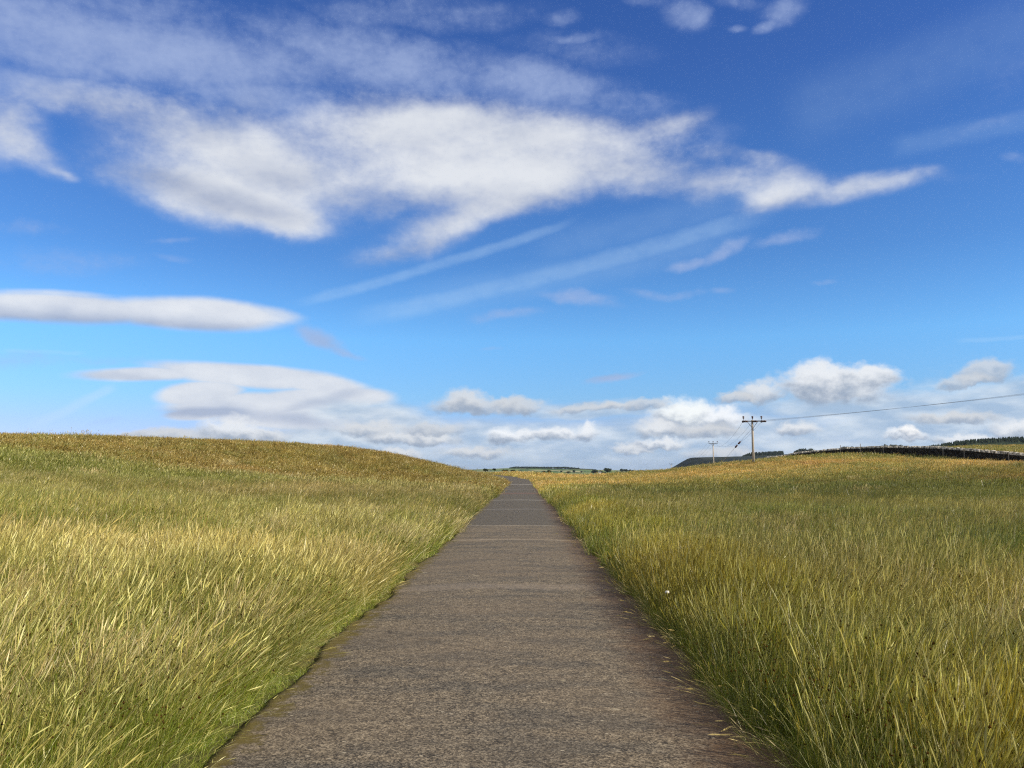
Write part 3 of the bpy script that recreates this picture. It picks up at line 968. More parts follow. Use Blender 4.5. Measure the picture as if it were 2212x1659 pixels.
# left side
strawp = sstep(.58, .74, pb) * .70 * sstep(.38, .58, pa) + 0.16 * sstep(.56, .72, pa) + .03
rushp = sstep(0.62, 0.36, pa) * 0.75
kl = np.where(u1 < strawp, KI['straw'], np.where(u1 < strawp + rushp, KI['rush'], KI['meadow']))
far_l = sstep(44, 52, Y + (pc_ - .5) * 14 - (X + 20) * 0.10 * (X > -60))    # reddish bents on the upper slope
kl = np.where(u2 < far_l * 0.92, KI['brown'], kl)
gb = sstep(27, 38, Y + (pc_ - .5) * 16) * (1 - far_l) * sstep(-9, -15, X)
kl = np.where((u2 > 1 - gb * .85), KI['meadow'], kl)
# right side
strawr = sstep(.58, .74, pb) * .60 * sstep(.40, .60, pa) + 0.15 * sstep(.58, .74, pa) + .03
rushr = sstep(0.68, 0.40, pa) * 0.80
kr = np.where(u1 < strawr, KI['straw'], np.where(u1 < strawr + rushr, KI['rush'], KI['meadow']))
far_r = sstep(46, 62, Y + (pc_ - .5) * 30 + X * .15)
kr = np.where(u2 < far_r * (0.55 + 0.45 * sstep(.35, .6, pd)), np.where(u1 < 0.55, KI['brown'], KI['golden']), kr)
kr = np.where((u2 > .78 - .45 * sstep(.40, .60, pa)) & (d < .6 + pb * 1.6) & (Y < 70), KI['golden'], kr)
brow_r = sstep(99, 110, Y + (pc_ - .5) * 14) * sstep(5, 15, X)          # greener strip along the brow and the foot of the wall
kr = np.where(u2 > 1 - brow_r * .7, KI['rush'], kr)
kind = np.where(left, kl, kr)
kind = np.where((d < 0.16 + 0.25 * (pb - .3)) & left & (Y < 85), KI['verge'], kind)
kind = np.where((d < 0.12) & ~left & (u1 < .55) & (Y < 85), KI['verge'], kind)
var = rng.integers(0, NV, n)
form = (kind * len(LOD) + L) * NV + var
sz = rng.uniform(.74, 1.20, n) * (0.66 + 0.62 * vnoise(X, Y, 1.2, 51, 2))
sz *= np.where(left, 0.50 + 0.50 * sstep(0.05, 0.65, d), 0.66 + 0.34 * sstep(0.0, 0.5, d))
hz = np.where(kind == KI['brown'], .95, 1.0) * np.where(Y > 100, .85, 1.0)
wx = np.where(L == 0, rng.uniform(.8, 1.2, n), rng.uniform(.9, 1.15, n))
size = np.stack([wx * np.minimum(sz + .15, 1.1), wx * np.minimum(sz + .15, 1.1), sz * hz], -1)
yaw = rng.normal(0, 0.65, n)
free = (kind == KI['verge'])
yaw = np.where(free, rng.uniform(-math.pi, math.pi, n), yaw)
leanr = np.where(left, 0.0, -0.02) + rng.normal(0, .10, n) + (vnoise(X, Y, 1.3, 71, 2) - .5) * .35
lean_edge = np.where(left, 0.20 * sstep(.8, .1, d), -0.16 * sstep(.5, .0, d))
turn = np.stack([rng.normal(0, .05, n), leanr + lean_edge, yaw], -1)
# colour drift over the field
dry = vnoise(X, Y * 1.5, 9.0, 61, 3)
g = (0.82 + 0.36 * rng.random(n)) * (0.74 + .52 * vnoise(X, Y * 1.3, 1.8, 62, 3))
tint = np.stack([g * (0.80 + .34 * dry), g * (0.94 + .08 * dry), g * (0.80 + .34 * dry)], -1)
rk = np.where(left, 0, 1)[:, None]
tint = tint * np.where(rk == 1, np.array([0.76, 0.785, 0.42]), np.array([0.93, 0.965, 0.60]))
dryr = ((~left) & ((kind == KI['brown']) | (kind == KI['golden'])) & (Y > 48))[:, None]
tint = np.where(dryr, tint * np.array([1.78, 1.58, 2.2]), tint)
tint = np.where((left & (kind == KI['brown']))[:, None], tint * np.array([.94, .92, 1.02]), tint)
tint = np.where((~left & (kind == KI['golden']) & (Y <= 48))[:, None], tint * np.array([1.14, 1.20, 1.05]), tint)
lush = (gb * left)[:, None]
tint = tint * (1 - lush * np.array([.20, .14, .26]))
midl = (left * sstep(15, 32, Y + (pc_ - .5) * 12) * (kind != KI['brown']))[:, None]
tint = tint * (1 - midl * np.array([.16, .20, .16]))
lushr = (sstep(30, 40, Y) * sstep(74, 56, Y + (pc_ - .5) * 14) * (~left) * sstep(1.5, 5, d))[:, None]
tint = tint * (1 - lushr * np.array([.40, .34, .46]))
size_n = np.bincount(kind, minlength=len(KINDS))
print('GRASS', n, dict(zip(KINDS, size_n)), 'per lod', np.bincount(L))
def extra(x, y, k, sz_, lean, yaw_, tint_):
    global X, Y, Z, kind, form, turn, size, tint
    x = np.array(x); y = np.array(y); m_ = len(x)
    r_ = np.hypot(x, y)
    lod = np.where(r_ < 13, 0, np.where(r_ < 42, 1, 2))
    fm = (KI[k] * len(LOD) + lod) * NV + rng.integers(0, NV, m_)
    X = np.concatenate([X, x]); Y = np.concatenate([Y, y]); Z = np.concatenate([Z, H(x, y)])
    kind = np.concatenate([kind, np.full(m_, KI[k])]); form = np.concatenate([form, fm])
    size = np.concatenate([size, np.stack([np.full(m_, .8), np.full(m_, .8), np.array(sz_)], -1)])
    turn = np.concatenate([turn, np.stack([rng.normal(0, .06, m_), np.array(lean), np.array(yaw_)], -1)])
    tint = np.concatenate([tint, np.array(tint_)[None, :] * rng.uniform(.9, 1.1, (m_, 1))])


ex, ey = [], []
for _ in range(95):
    y0 = 4.5 * (60 / 4.5) ** random.random()
    lf = random.random() < .62
    dd = random.uniform(.5, 3.5) if random.random() < .55 else random.uniform(2, 4 + y0 * .45)
    if not lf: dd += 1.2
    x0 = float(xc(y0)) - HALF - dd if lf else float(xc(y0)) + HALF + dd
    for _k2 in range(random.randint(4, 9)):
        ex.append(x0 + random.gauss(0, .20 + y0 * .006)); ey.append(y0 + random.gauss(0, .20 + y0 * .01))
m_ = len(ex)
extra(ex, ey, 'straw', rng.uniform(.85, 1.12, m_), rng.normal(.12, .07, m_), rng.normal(0, .35, m_), (1.0, 1.0, .82))
ex, ey, yw = [], [], []
for _ in range(130):
    y0 = 4.0 * (50 / 4.0) ** random.random()
    ex.append(float(xc(y0)) + HALF + random.uniform(-.02, .12)); ey.append(y0); yw.append(math.pi + random.gauss(0, .5))
m_ = len(ex)
extra(ex, ey, 'verge', rng.uniform(.9, 1.9, m_), rng.normal(.75, .2, m_), yw, (.80, .78, .62))
FIELD = (kind == KI['rush'])
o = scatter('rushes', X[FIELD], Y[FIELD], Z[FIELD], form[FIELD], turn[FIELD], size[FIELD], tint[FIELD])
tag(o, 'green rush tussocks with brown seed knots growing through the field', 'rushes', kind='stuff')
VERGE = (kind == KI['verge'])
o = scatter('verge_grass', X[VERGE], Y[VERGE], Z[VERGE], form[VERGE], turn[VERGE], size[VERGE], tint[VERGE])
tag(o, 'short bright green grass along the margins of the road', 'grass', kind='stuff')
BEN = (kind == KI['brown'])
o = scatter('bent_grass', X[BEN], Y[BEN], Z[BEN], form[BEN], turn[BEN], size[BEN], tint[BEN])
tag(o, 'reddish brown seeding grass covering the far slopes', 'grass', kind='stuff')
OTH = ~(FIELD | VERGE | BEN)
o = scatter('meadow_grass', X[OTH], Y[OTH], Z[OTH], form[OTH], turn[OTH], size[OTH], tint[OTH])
tag(o, 'long green and straw coloured grass leaning in the wind', 'grass', kind='stuff')

# ---------------------------------------------------------------- dry stone wall
m_stone, t, b = material('shaded_wall_stone', 0.95, 0.05)  # stone colour taken near black to carry the shade on the wall's face
pp = pos(t)
sn = t.noise(pp, 1.6, 5, 0.6); sv = t.sep(t.voronoi(pp, 3.2, 'F1', 'Color'))[0]
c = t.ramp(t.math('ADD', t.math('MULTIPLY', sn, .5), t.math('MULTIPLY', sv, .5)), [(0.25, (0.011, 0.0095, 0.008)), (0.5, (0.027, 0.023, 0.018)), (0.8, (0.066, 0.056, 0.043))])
t.l.new(c, b.inputs['Base Color'])
m_cope, t, b = material('sunlit_coping', 0.9, 0.2)  # pale capstones, colour lightened further for the sun on the wall top
pp = pos(t)
sn = t.noise(pp, 2.2, 5, 0.6); sv = t.sep(t.voronoi(pp, 2.6, 'F1', 'Color'))[0]
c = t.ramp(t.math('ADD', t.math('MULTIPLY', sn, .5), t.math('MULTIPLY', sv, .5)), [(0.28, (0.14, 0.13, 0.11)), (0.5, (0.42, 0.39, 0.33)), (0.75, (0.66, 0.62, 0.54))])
t.l.new(c, b.inputs['Base Color'])

wp = np.array(wall_pts)
seg = np.hypot(np.diff(wp[:, 0]), np.diff(wp[:, 1])); s_cum = np.concatenate([[0], np.cumsum(seg)])


def wall_at(s):
    x = np.interp(s, s_cum, wp[:, 0]); y = np.interp(s, s_cum, wp[:, 1]); z = np.interp(s, s_cum, wp[:, 2])
    x2 = np.interp(s + .5, s_cum, wp[:, 0]); y2 = np.interp(s + .5, s_cum, wp[:, 1])
    x1 = np.interp(s - .5, s_cum, wp[:, 0]); y1 = np.interp(s - .5, s_cum, wp[:, 1])
    return float(x), float(y), float(z), math.atan2(y2 - y1, x2 - x1)


body, cope = MB(), MB()
total = float(s_cum[-1])
s = 0.0
while s < total - .6:       # solid core so that no light shows through the joints
    L_ = 1.0
    x, y, z, a = wall_at(s + .5)
    body.box((x, y, z - .25 - .85), (L_ + .02, .34, 1.72), Matrix.Rotation(a, 3, 'Z'))
    s += L_
nc_ = 8
for ci in range(nc_):
    s = random.random() * .3
    hcourse = (WALL_H - .14) / nc_
    while s < total - .5:
        L_ = random.uniform(.22, .55)
        x, y, z, a = wall_at(s + L_ / 2)
        bat = 0.27 - 0.09 * ci / nc_
        zc = z - WALL_H + hcourse * (ci + .5) - .02 + random.uniform(-.02, .02)
        nrm = Vector((-math.sin(a), math.cos(a), 0))
        rot = Matrix.Rotation(a + random.uniform(-.08, .08), 3, 'Z') @ Matrix.Rotation(random.uniform(-.06, .06), 3, 'Y')
        c0 = Vector((x, y, zc))
        if ci >= 0:
            body.box(c0, (L_ * .96, bat * 2 + random.uniform(-.03, .07), hcourse * random.uniform(.85, 1.02)), rot)
        s += L_
s = 0.0
while s < total - .5:
    L_ = random.uniform(.14, .34)
    x, y, z, a = wall_at(s + L_ / 2)
    if random.random() > 0.16:
        rot = Matrix.Rotation(a + random.uniform(-.2, .2), 3, 'Z') @ Matrix.Rotation(random.uniform(-.25, .25), 3, 'Y')
        hh_ = random.uniform(.18, .34)
        cope.box((x + random.uniform(-.03, .03), y, z - .15 + hh_ / 2), (L_ * .92, random.uniform(.34, .46), hh_), rot)
    s += L_
wx0, wy0, wz0, wa0 = wall_at(total * .45)
wall = empty('dry_stone_wall', (wx0, wy0, wz0 - WALL_H))
tag(wall, 'long dark dry stone wall with pale capstones on the brow of the right hill', 'wall')
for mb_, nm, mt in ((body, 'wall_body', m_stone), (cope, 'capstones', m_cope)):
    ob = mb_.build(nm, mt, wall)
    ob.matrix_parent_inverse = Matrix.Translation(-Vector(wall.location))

# posts set along the wall
m_post, t, b = material('weathered_post', 0.85, 0.2)
pp = pos(t)
t.l.new(t.ramp(t.noise(t.mapping(pp, (0, 0, 0), (0, 0, 0), (8, 8, 1)), 3.0, 4), [(0.3, (0.16, 0.14, 0.11)), (0.7, (0.34, 0.31, 0.26))]), b.inputs['Base Color'])
post_l = ['thin fence post rising above the far left of the wall', 'thin fence post standing above the wall left of its middle', 'thin grey post against the wall just left of its tall dark part',
          'pale post in front of the tall dark part of the wall', 'pale post before the wall between its tallest part and the right end', 'pale leaning post before the wall nearest the right edge of the view']
for i, (u, Y, up) in enumerate([(1824, 140, .55), (1866, 134, .65), (1916, 127, .25), (2046, 110.5, .05), (2092, 104, .05), (2189, 92.5, .15)]):
    k = min(range(400), key=lambda q: abs(ray(u, 980).x / ray(u, 980).y - wall_at(total * q / 400)[0] / wall_at(total * q / 400)[1]))
    x, y, z, a = wall_at(total * k / 400)
    nrm = Vector((x, y, 0)).normalized()
    c = Vector((x, y, 0)) - Vector((1, 0, 0)) * .55
    gz = float(H(c.x, c.y))
    mb = MB()
    tilt = random.uniform(-.06, .06)
    top = z + up
    mb.tube([(0, 0, -.3), (tilt * .5, 0, (top - gz) * .5), (tilt, 0, top - gz)], [.055, .052, .048], 7)
    o = mb.build('fence_post', m_post); o.location = (c.x, c.y, gz)
    tag(o, post_l[i], 'post', 'posts along the stone wall')

# ---------------------------------------------------------------- power line
m_wood, t, b = material('pole_wood', 0.8, 0.25)
pp = pos(t)
w1 = t.noise(t.mapping(pp, (0, 0, 0), (0, 0, 0), (14, 14, 0.7)), 1.2, 5, 0.6)
t.l.new(t.ramp(w1, [(0.3, (0.26, 0.23, 0.185)), (0.55, (0.46, 0.41, 0.34)), (0.8, (0.62, 0.57, 0.49))]), b.inputs['Base Color'])
m_steel, t, b = material('dark_steel', 0.6, 0.4)
pp = pos(t)
t.l.new(t.ramp(t.noise(pp, 5, 3), [(0.3, (0.045, 0.05, 0.055)), (0.7, (0.10, 0.10, 0.10))]), b.inputs['Base Color'])
m_porc, t, b = material('brown_porcelain', 0.25, 0.5)
pp = pos(t)
t.l.new(t.ramp(t.noise(pp, 9, 2), [(0.3, (0.035, 0.012, 0.010)), (0.7, (0.075, 0.022, 0.016))]), b.inputs['Base Color'])
m_wire, t, b = material('wire_metal', 0.5, 0.5)
pp = pos(t)
t.l.new(t.ramp(t.noise(pp, 0.6, 2), [(0.3, (0.10, 0.10, 0.105)), (0.7, (0.16, 0.16, 0.165))]), b.inputs['Base Color'])


def lathe(mb, c, axis, prof, n=10):
    axis = Vector(axis).normalized()
    mb.tube([Vector(c) + axis * h for h, r in prof], [r for h, r in prof], n)


PIN = [(0, .02), (.07, .025), (.08, .06), (.12, .075), (.13, .05), (.17, .05), (.175, .085), (.22, .095), (.25, .05), (.27, .03)]


def sheds(L):
    out = [(0, .03)]
    k = 4
    for i in range(k):
        h0 = L * (i + .15) / k
        out += [(h0, .05), (h0 + .01, .115), (h0 + L / k * .45, .10), (h0 + L / k * .5, .05)]
    return out + [(L, .03)]


def make_pole(base, top_z, arm_half, arm_dir, radius, tension, label):
    root = empty('utility_pole', base)
    tag(root, label, 'utility pole', 'utility poles of the overhead line')
    h = top_z - base.z
    mb = MB()
    mb.tube([(0, 0, -.6), (0, 0, h * .5), (0, 0, h - .02), (0, 0, h)], [radius * 1.12, radius * .98, radius * .80, radius * .45], 14)
    mb.build('pole', m_wood, root, True)
    ad = Vector((arm_dir[0], arm_dir[1], 0)).normalized()
    pd_ = Vector((-ad.y, ad.x, 0))
    rot = Matrix((ad, pd_, Vector((0, 0, 1)))).transposed()
    za = h - .18
    front = -pd_ * (radius * .95 + .05) if pd_.y > 0 else pd_ * (radius * .95 + .05)
    mb = MB(); mb.box(front + Vector((0, 0, za)), (arm_half * 2, .09, .13), rot)
    mb.build('crossarm', m_steel, root)
    tips = []
    for k in (-1, 0, 1):
        c = front + ad * (k * (arm_half - .10)) + Vector((0, 0, za + .065))
        mb = MB()
        sc_ = 1.6
        lathe(mb, c + Vector((0, 0, .16)), (0, 0, 1), [(a * sc_, r * sc_) for a, r in PIN])
        mb.tube([c, c + Vector((0, 0, .18))], .018, 6)
        mb.build('insulator', m_porc, root, True)
        tips.append(Vector(base) + c + Vector((0, 0, .16 + .24 * sc_)))
    for s_ in (-1, 1):
        mb = MB()
        mb.tube([front * .98 + Vector((0, 0, za - .95)), front + ad * (s_ * arm_half * .52) + Vector((0, 0, za - .065))], .032, 6)
        if tension or s_ < 0: mb.build('brace', m_steel, root)
    return root, front, ad, za, tips


p1b = P(1627.5, 995, 105); p1t = P(1622, 907, 105)
gz1 = float(H(p1b.x, p1b.y))
p1 = Vector((p1b.x, p1b.y, gz1))
top1 = p1t.z
pole1, fr1, ad1, za1, tips1 = make_pole(p1, top1, 1.22, (1, -.10), .152, True, 'tall nearest wooden utility pole with a stay wire and six dark insulators')
p2t = P(1540, 956.5, 233); p2b = P(1541.5, 1003, 233)
p2 = Vector((p2b.x, p2b.y, float(H(p2b.x, p2b.y))))
pole2, fr2, ad2, za2, tips2 = make_pole(p2, p2t.z, 1.25, (1, -.16), .165, False, 'middle wooden utility pole seen beyond the brow left of the tall one')
p3t = P(1449.5, 1002, 560); p3b = P(1450, 1010, 560)
p3 = Vector((p3b.x, p3b.y, float(H(p3b.x, p3b.y))))
pole3, fr3, ad3, za3, tips3 = make_pole(p3, p3t.z, 1.3, (1, -.16), .20, False, 'tiny farthest utility pole at the foot of the dark scarp')

# tension insulators on the near pole: towards the right span and towards the far span
right_dir = Vector((64.3, -45, 0)).normalized()
left_dir = (p2 - p1); left_dir.z = 0; left_dir.normalize()
starts_r, starts_l = [], []
for k in (-1, 0, 1):
    c = fr1 + ad1 * (k * 1.16) + Vector((0, 0, za1 - .02))
    for dvec, store in ((right_dir, starts_r), (left_dir, starts_l)):
        mb = MB()
        st_ = c + dvec * .12
        lathe(mb, st_, dvec + Vector((0, 0, -.03)), [(a, r * 1.25) for a, r in sheds(.46)])
        mb.tube([c, st_], .02, 6)
        mb.build('insulator', m_porc, pole1, True)
        store.append(p1 + st_ + dvec * .42 + Vector((0, 0, -.012)))
# stay wire running down to the left with its two insulators
g_end = P(1549, 1004, 106); g_end.z = float(H(g_end.x, g_end.y)) + .05
s0 = Vector((fr1.x * .2, fr1.y * .2, za1 - .85)); s1 = g_end - p1
mb = MB(); mb.tube([s0, s0.lerp(s1, .5), s1], .013, 6)
stay = mb.build('stay_wire', m_wire, pole1)
for q in (.335, .425):
    mb = MB()
    dv = (s1 - s0).normalized()
    lathe(mb, s0.lerp(s1, q), dv, [(0, .03), (.03, .10), (.42, .12), (.46, .03)])
    mb.build('insulator', m_porc, stay, True)
mb = MB()
mb.tube([s0.lerp(s1, .72), s0.lerp(s1, .995)], .03, 6)
mb.build('stay_guard', m_post, stay)


def wire(a, b_, sag, rad, label, group):
    pts = []
    N_ = 28
    for i in range(N_ + 1):
        q = i / N_
        p = Vector(a).lerp(Vector(b_), q); p.z -= sag * 4 * q * (1 - q)
        pts.append(p)
    mb = MB(); mb.tube(pts, rad, 5)
    o = mb.build('overhead_wire', m_wire); tag(o, label, 'wire', group)


lbl_r = ['overhead wire to the right from the left end of the crossarm', 'overhead wire to the right from the middle of the crossarm', 'overhead wire to the right from the right end of the crossarm']
lbl_l = ['sagging wire from the left arm of the tall pole to the middle pole', 'sagging wire from the centre of the tall pole to the middle pole', 'sagging wire from the right arm of the tall pole to the middle pole']
lbl_f = ['faint wire from the left arm of the middle pole to the farthest pole', 'faint wire from the centre of the middle pole to the farthest pole', 'faint wire from the right arm of the middle pole to the farthest pole']
# the next support stands outside the view to the right
pr = P(2212, 840, 88)
for k in range(3):
    e_ = p1 + (pr - Vector((p1.x, p1.y, starts_r[1].z))) * 2.3
    end = Vector((p1.x + (pr.x - p1.x) * 2.4, p1.y + (pr.y - p1.y) * 2.4, starts_r[1].z + (pr.z - starts_r[1].z) * 2.4 + .8)) + Vector((.5, .8, 0)) * (k - 1) * .8 + Vector((0, 0, .42 * (k - 1)))
    wire(starts_r[k], end, .9, .009, lbl_r[k], 'wires of the overhead line')
    wire(starts_l[k], tips2[k], 2.3, .011, lbl_l[k], 'wires of the overhead line')
    wire(tips2[k], tips3[k], 5.0, .014, lbl_f[k], 'wires of the overhead line')

# ---------------------------------------------------------------- hills far off
def hill(name, us, Y0, Y1, Yc, crest, floor, mat, nx_=90, ny_=26, sharp=1.0, rough=1.0):
    """a ridge whose crest line (points in the world) runs across; slopes down to both sides"""
    xs = np.array([c_[0] for c_ in crest]); zs = np.array([c_[2] for c_ in crest])
    gx_ = np.linspace(xs.min(), xs.max(), nx_); gy_ = np.linspace(Y0, Y1, ny_)
    A, B = np.meshgrid(gx_, gy_)
    zt = np.interp(A, xs, zs)
    prof = np.where(B < Yc, sstep(Y0, Yc, B) ** sharp, sstep(Y1, Yc, B))
    Zh = floor + (zt - floor) * prof + (vnoise(A, B, (xs.max() - xs.min()) / 14, 71, 3) - .5) * rough * prof * (1 - .8 * (np.abs(B - Yc) < 40))
    i_ = np.arange(nx_ * ny_).reshape(ny_, nx_)
    f_ = np.stack([i_[:-1, :-1], i_[:-1, 1:], i_[1:, 1:], i_[1:, :-1]], -1).reshape(-1, 4)
    o_ = link_mesh(name, np.stack([A, B, Zh], -1).reshape(-1, 3), f_, mat, smooth=True)
    tag(o_, kind='structure')

    def surf(x, y):
        ztop = float(np.interp(x, xs, zs))
        pr_ = float(sstep(Y0, Yc, y)) ** sharp if y < Yc else float(sstep(Y1, Yc, y))
        return floor + (ztop - floor) * pr_
    return surf


m_moor, t, b = material('cloud_shaded_moor', 0.95, 0.1)  # heather moor, its colour darkened to hold the cloud shade on the hill
pp = pos(t)
t.l.new(t.mix(t.mapr(t.noise(t.mapping(pp, (0, 0, 0), (0, 0, 0), (1, 1, 4)), 0.02, 6, .65), .4, .6), (0.011, 0.017, 0.013), (0.026, 0.032, 0.020)), b.inputs['Base Color'])
m_past, t, b = material('hill_pasture', 0.95, 0.1)
pp = pos(t)
fv = t.voronoi(t.mapping(pp, (0, 0, 0), (0, 0, .25), (1, .45, 0)), 0.011, 'F1', 'Color', .95)
fe = t.voronoi(t.mapping(pp, (0, 0, 0), (0, 0, .25), (1, .45, 0)), 0.011, 'DISTANCE_TO_EDGE', 'Distance', .95)
fc = t.ramp(t.sep(fv)[0], [(0.0, (0.055, 0.10, 0.03)), (0.35, (0.10, 0.16, 0.05)), (0.6, (0.17, 0.20, 0.085)), (0.8, (0.30, 0.29, 0.16)), (1.0, (0.08, 0.12, 0.045))])
fc = t.mix(t.mapr(fe, .05, .02, 0, .85), fc, (0.02, 0.035, 0.015))
t.l.new(fc, b.inputs['Base Color'])
m_hillg, t, b = material('rough_pasture', 0.95, 0.1)
pp = pos(t)
t.l.new(t.mix(t.mapr(t.noise(pp, .03, 6, .6), .4, .62), (0.018, 0.032, 0.014), (0.036, 0.054, 0.022)), b.inputs['Base Color'])

hc = [P(u, v, 3200) for u, v in [(800, 1020), (960, 1017), (1040, 1013.5), (1100, 1011.5), (1200, 1012.5), (1260, 1014.5), (1340, 1016), (1430, 1018), (1600, 1019), (1800, 1021)]]
hill('farmland_hill', None, 1150, 5200, 3200, hc, -14, m_past, 90, 40, .9, 3)
hb = [P(u, v, 1800) for u, v in [(1370, 1034), (1435, 1028), (1449, 1014), (1462, 1006), (1480, 995), (1490, 989.5), (1497, 988.2), (1560, 987), (1620, 985.2), (1700, 981), (1800, 974), (1900, 970), (2000, 967.5), (2100, 966), (2400, 966)]]
hill('scarp_hill', None, 1250, 2050, 1800, hb, -14, m_moor, 420, 40, .8, 3)
hd = [P(u, v, 900) for u, v in [(1900, 985), (1960, 976), (2010, 971), (2050, 966), (2080, 960), (2110, 956.5), (2150, 954), (2212, 951), (2350, 944), (2600, 938)]]
surf_d = hill('pasture_hill', None, 560, 1600, 900, hd, -10, m_hillg, 120, 34, 1.0, 2)

# ---------------------------------------------------------------- trees and woods
m_conif, t, b = material('conifer_needles', 0.9, 0.15)
pp = pos(t)
t.l.new(t.mix(t.noise(pp, .25, 3), (0.012, 0.022, 0.012), (0.034, 0.050, 0.024)), b.inputs['Base Color'])
m_leaf, t, b = material('tree_leaves', 0.85, 0.2)
pp = pos(t)
t.l.new(t.mix(t.noise(pp, .35, 3), (0.012, 0.021, 0.010), (0.030, 0.044, 0.017)), b.inputs['Base Color'])
m_bark, t, b = material('bark', 0.9, 0.1)
t.l.new(t.mix(t.noise(pos(t), 2, 3), (0.05, 0.04, 0.03), (0.10, 0.085, 0.07)), b.inputs['Base Color'])


def conifer(mb, base, h, w):
    tiers = 5
    for k in range(tiers):
        z0 = h * (.10 + .78 * k / tiers); z1 = min(h, z0 + h * .36)
        r = w * (1 - .80 * k / tiers) * random.uniform(.85, 1.15)
        n_ = 7; ring = []
        for q in range(n_):
            a = 2 * math.pi * q / n_ + k
            rr = r * random.uniform(.65, 1.2)
            ring.append((base[0] + rr * math.cos(a), base[1] + rr * math.sin(a), base[2] + z0 - random.uniform(0, .05) * h))
        mb.add(ring + [(base[0] + random.uniform(-.1, .1) * w, base[1], base[2] + z1)], [(q, (q + 1) % n_, n_) for q in range(n_)])
    mb.tube([(base[0], base[1], base[2] - .5), (base[0], base[1], base[2] + h * .3)], w * .07, 5)


def leafcrown(mb, c, rx, ry, rz, n_, s_):
    lumps = [(Vector((random.uniform(-.55, .55) * rx, random.uniform(-.55, .55) * ry, random.uniform(-.45, .55) * rz)), random.uniform(.40, .62)) for _ in range(9)]
    for _ in range(n_):
        l, q = random.choice(lumps)
        d_ = Vector((random.gauss(0, 1), random.gauss(0, 1), random.gauss(0, 1))).normalized() * (random.random() ** .4) * q
        p = Vector(c) + l + Vector((d_.x * rx, d_.y * ry, d_.z * rz))
        a = Vector((random.gauss(0, 1), random.gauss(0, 1), random.gauss(0, 1))).normalized(); b2 = a.orthogonal().normalized()
        e1 = a * s_ * random.uniform(.6, 1.3); e2 = b2 * s_ * random.uniform(.6, 1.3)
        mb.add([p - e1, p - e2, p + e1, p + e2], [(0, 1, 2, 3)])


def wood(name, items, mat, label, conif):
    mb = MB()
    for (p, h, w) in items:
        if conif: conifer(mb, p, h, w)
        else:
            leafcrown(mb, (p[0], p[1], p[2] + h * .58), w, w, h * .46, 60, w * .30)
            mb.tube([(p[0], p[1], p[2] - 1), (p[0], p[1], p[2] + h * .5)], w * .08, 4)
    o_ = mb.build(name, mat)
    tag(o_, label, 'wood', kind='stuff')
    return o_


def hz(crest, x): return float(np.interp(x, [c_[0] for c_ in crest], [c_[2] for c_ in crest]))


# conifers on the pasture hill
it = []
while len(it) < 1100:
    u = random.uniform(1975, 2420); Yq = random.uniform(640, 960)
    q = P(u, 960, Yq); z = surf_d(q.x, Yq)
    v_ = 1015 - (z - EYE) / Yq * F
    lo = np.interp(u, [1975, 2020, 2060, 2110, 2150, 2212, 2420], [975, 971, 967, 959, 957.5, 957.5, 956])
    if v_ > lo + random.uniform(-1, 1): continue
    it.append((Vector((q.x, Yq, z)), random.uniform(3.6, 5.4) * (.8 if u < 2060 else 1), random.uniform(1.0, 1.7)))
wood('conifer_wood', it, m_conif, 'dark conifer plantation climbing the green hill at the far right', True)
# belts on the scarp hill
it = []
for k in range(420):
    u = random.uniform(1604, 1692)
    p = P(u, np.interp(u, [1604, 1700], [986.5, 982]), random.uniform(1785, 1815))
    hq = 9.0 * min(1, (u - 1596) / 26) * min(1, (1703 - u) / 10)
    it.append((p, hq * random.uniform(.8, 1.1), random.uniform(1.3, 2.1)))
wood('conifer_belt', it, m_conif, 'straight dark conifer belt on top of the scarp behind the tall pole', True)
for nm, (ua, ub, va, hh_, lab) in {'hilltop_clump': (1716, 1764, 980, 10.5, 'rounded dark clump of trees rising behind the left end of the wall'),
                                   'hilltop_copse': (1900, 1956, 970, 9.5, 'dark copse just showing over the middle of the wall'),
                                   'hilltop_spinney': (1812, 1852, 974, 9.0, 'low dark spinney showing over the wall between clump and copse'),
                                   'hilltop_hedgerow': (1970, 2090, 969, 4.5, 'low line of dark trees showing over the right part of the wall')}.items():
    it = []
    for k in range(90 if ub - ua < 100 else 130):
        u = random.uniform(ua, ub); p = P(u, va, random.uniform(1790, 1818))
        e_ = min(1, .45 + (u - ua) / 18) * min(1, .45 + (ub - u) / 18)
        it.append((p, hh_ * e_ * random.uniform(.8, 1.1), random.uniform(2.2, 3.4)))
    wood(nm, it, m_leaf, lab, False)
# long plantation on the farmland hill
it = []
for k in range(420):
    u = random.uniform(1102, 1286)
    vb = np.interp(u, [1102, 1215, 1250, 1286], [1012.4, 1013.2, 1016.2, 1018])
    hq = np.interp(u, [1102, 1112, 1215, 1217, 1250, 1252, 1286], [4, 7.5, 7.5, 9, 9, 7, 7])
    it.append((P(u, vb, random.uniform(2980, 3080)), hq * random.uniform(.85, 1.1), random.uniform(3.0, 5.0)))
wood('plantation', it, m_leaf, 'long level plantation along the top of the distant farmland', False)


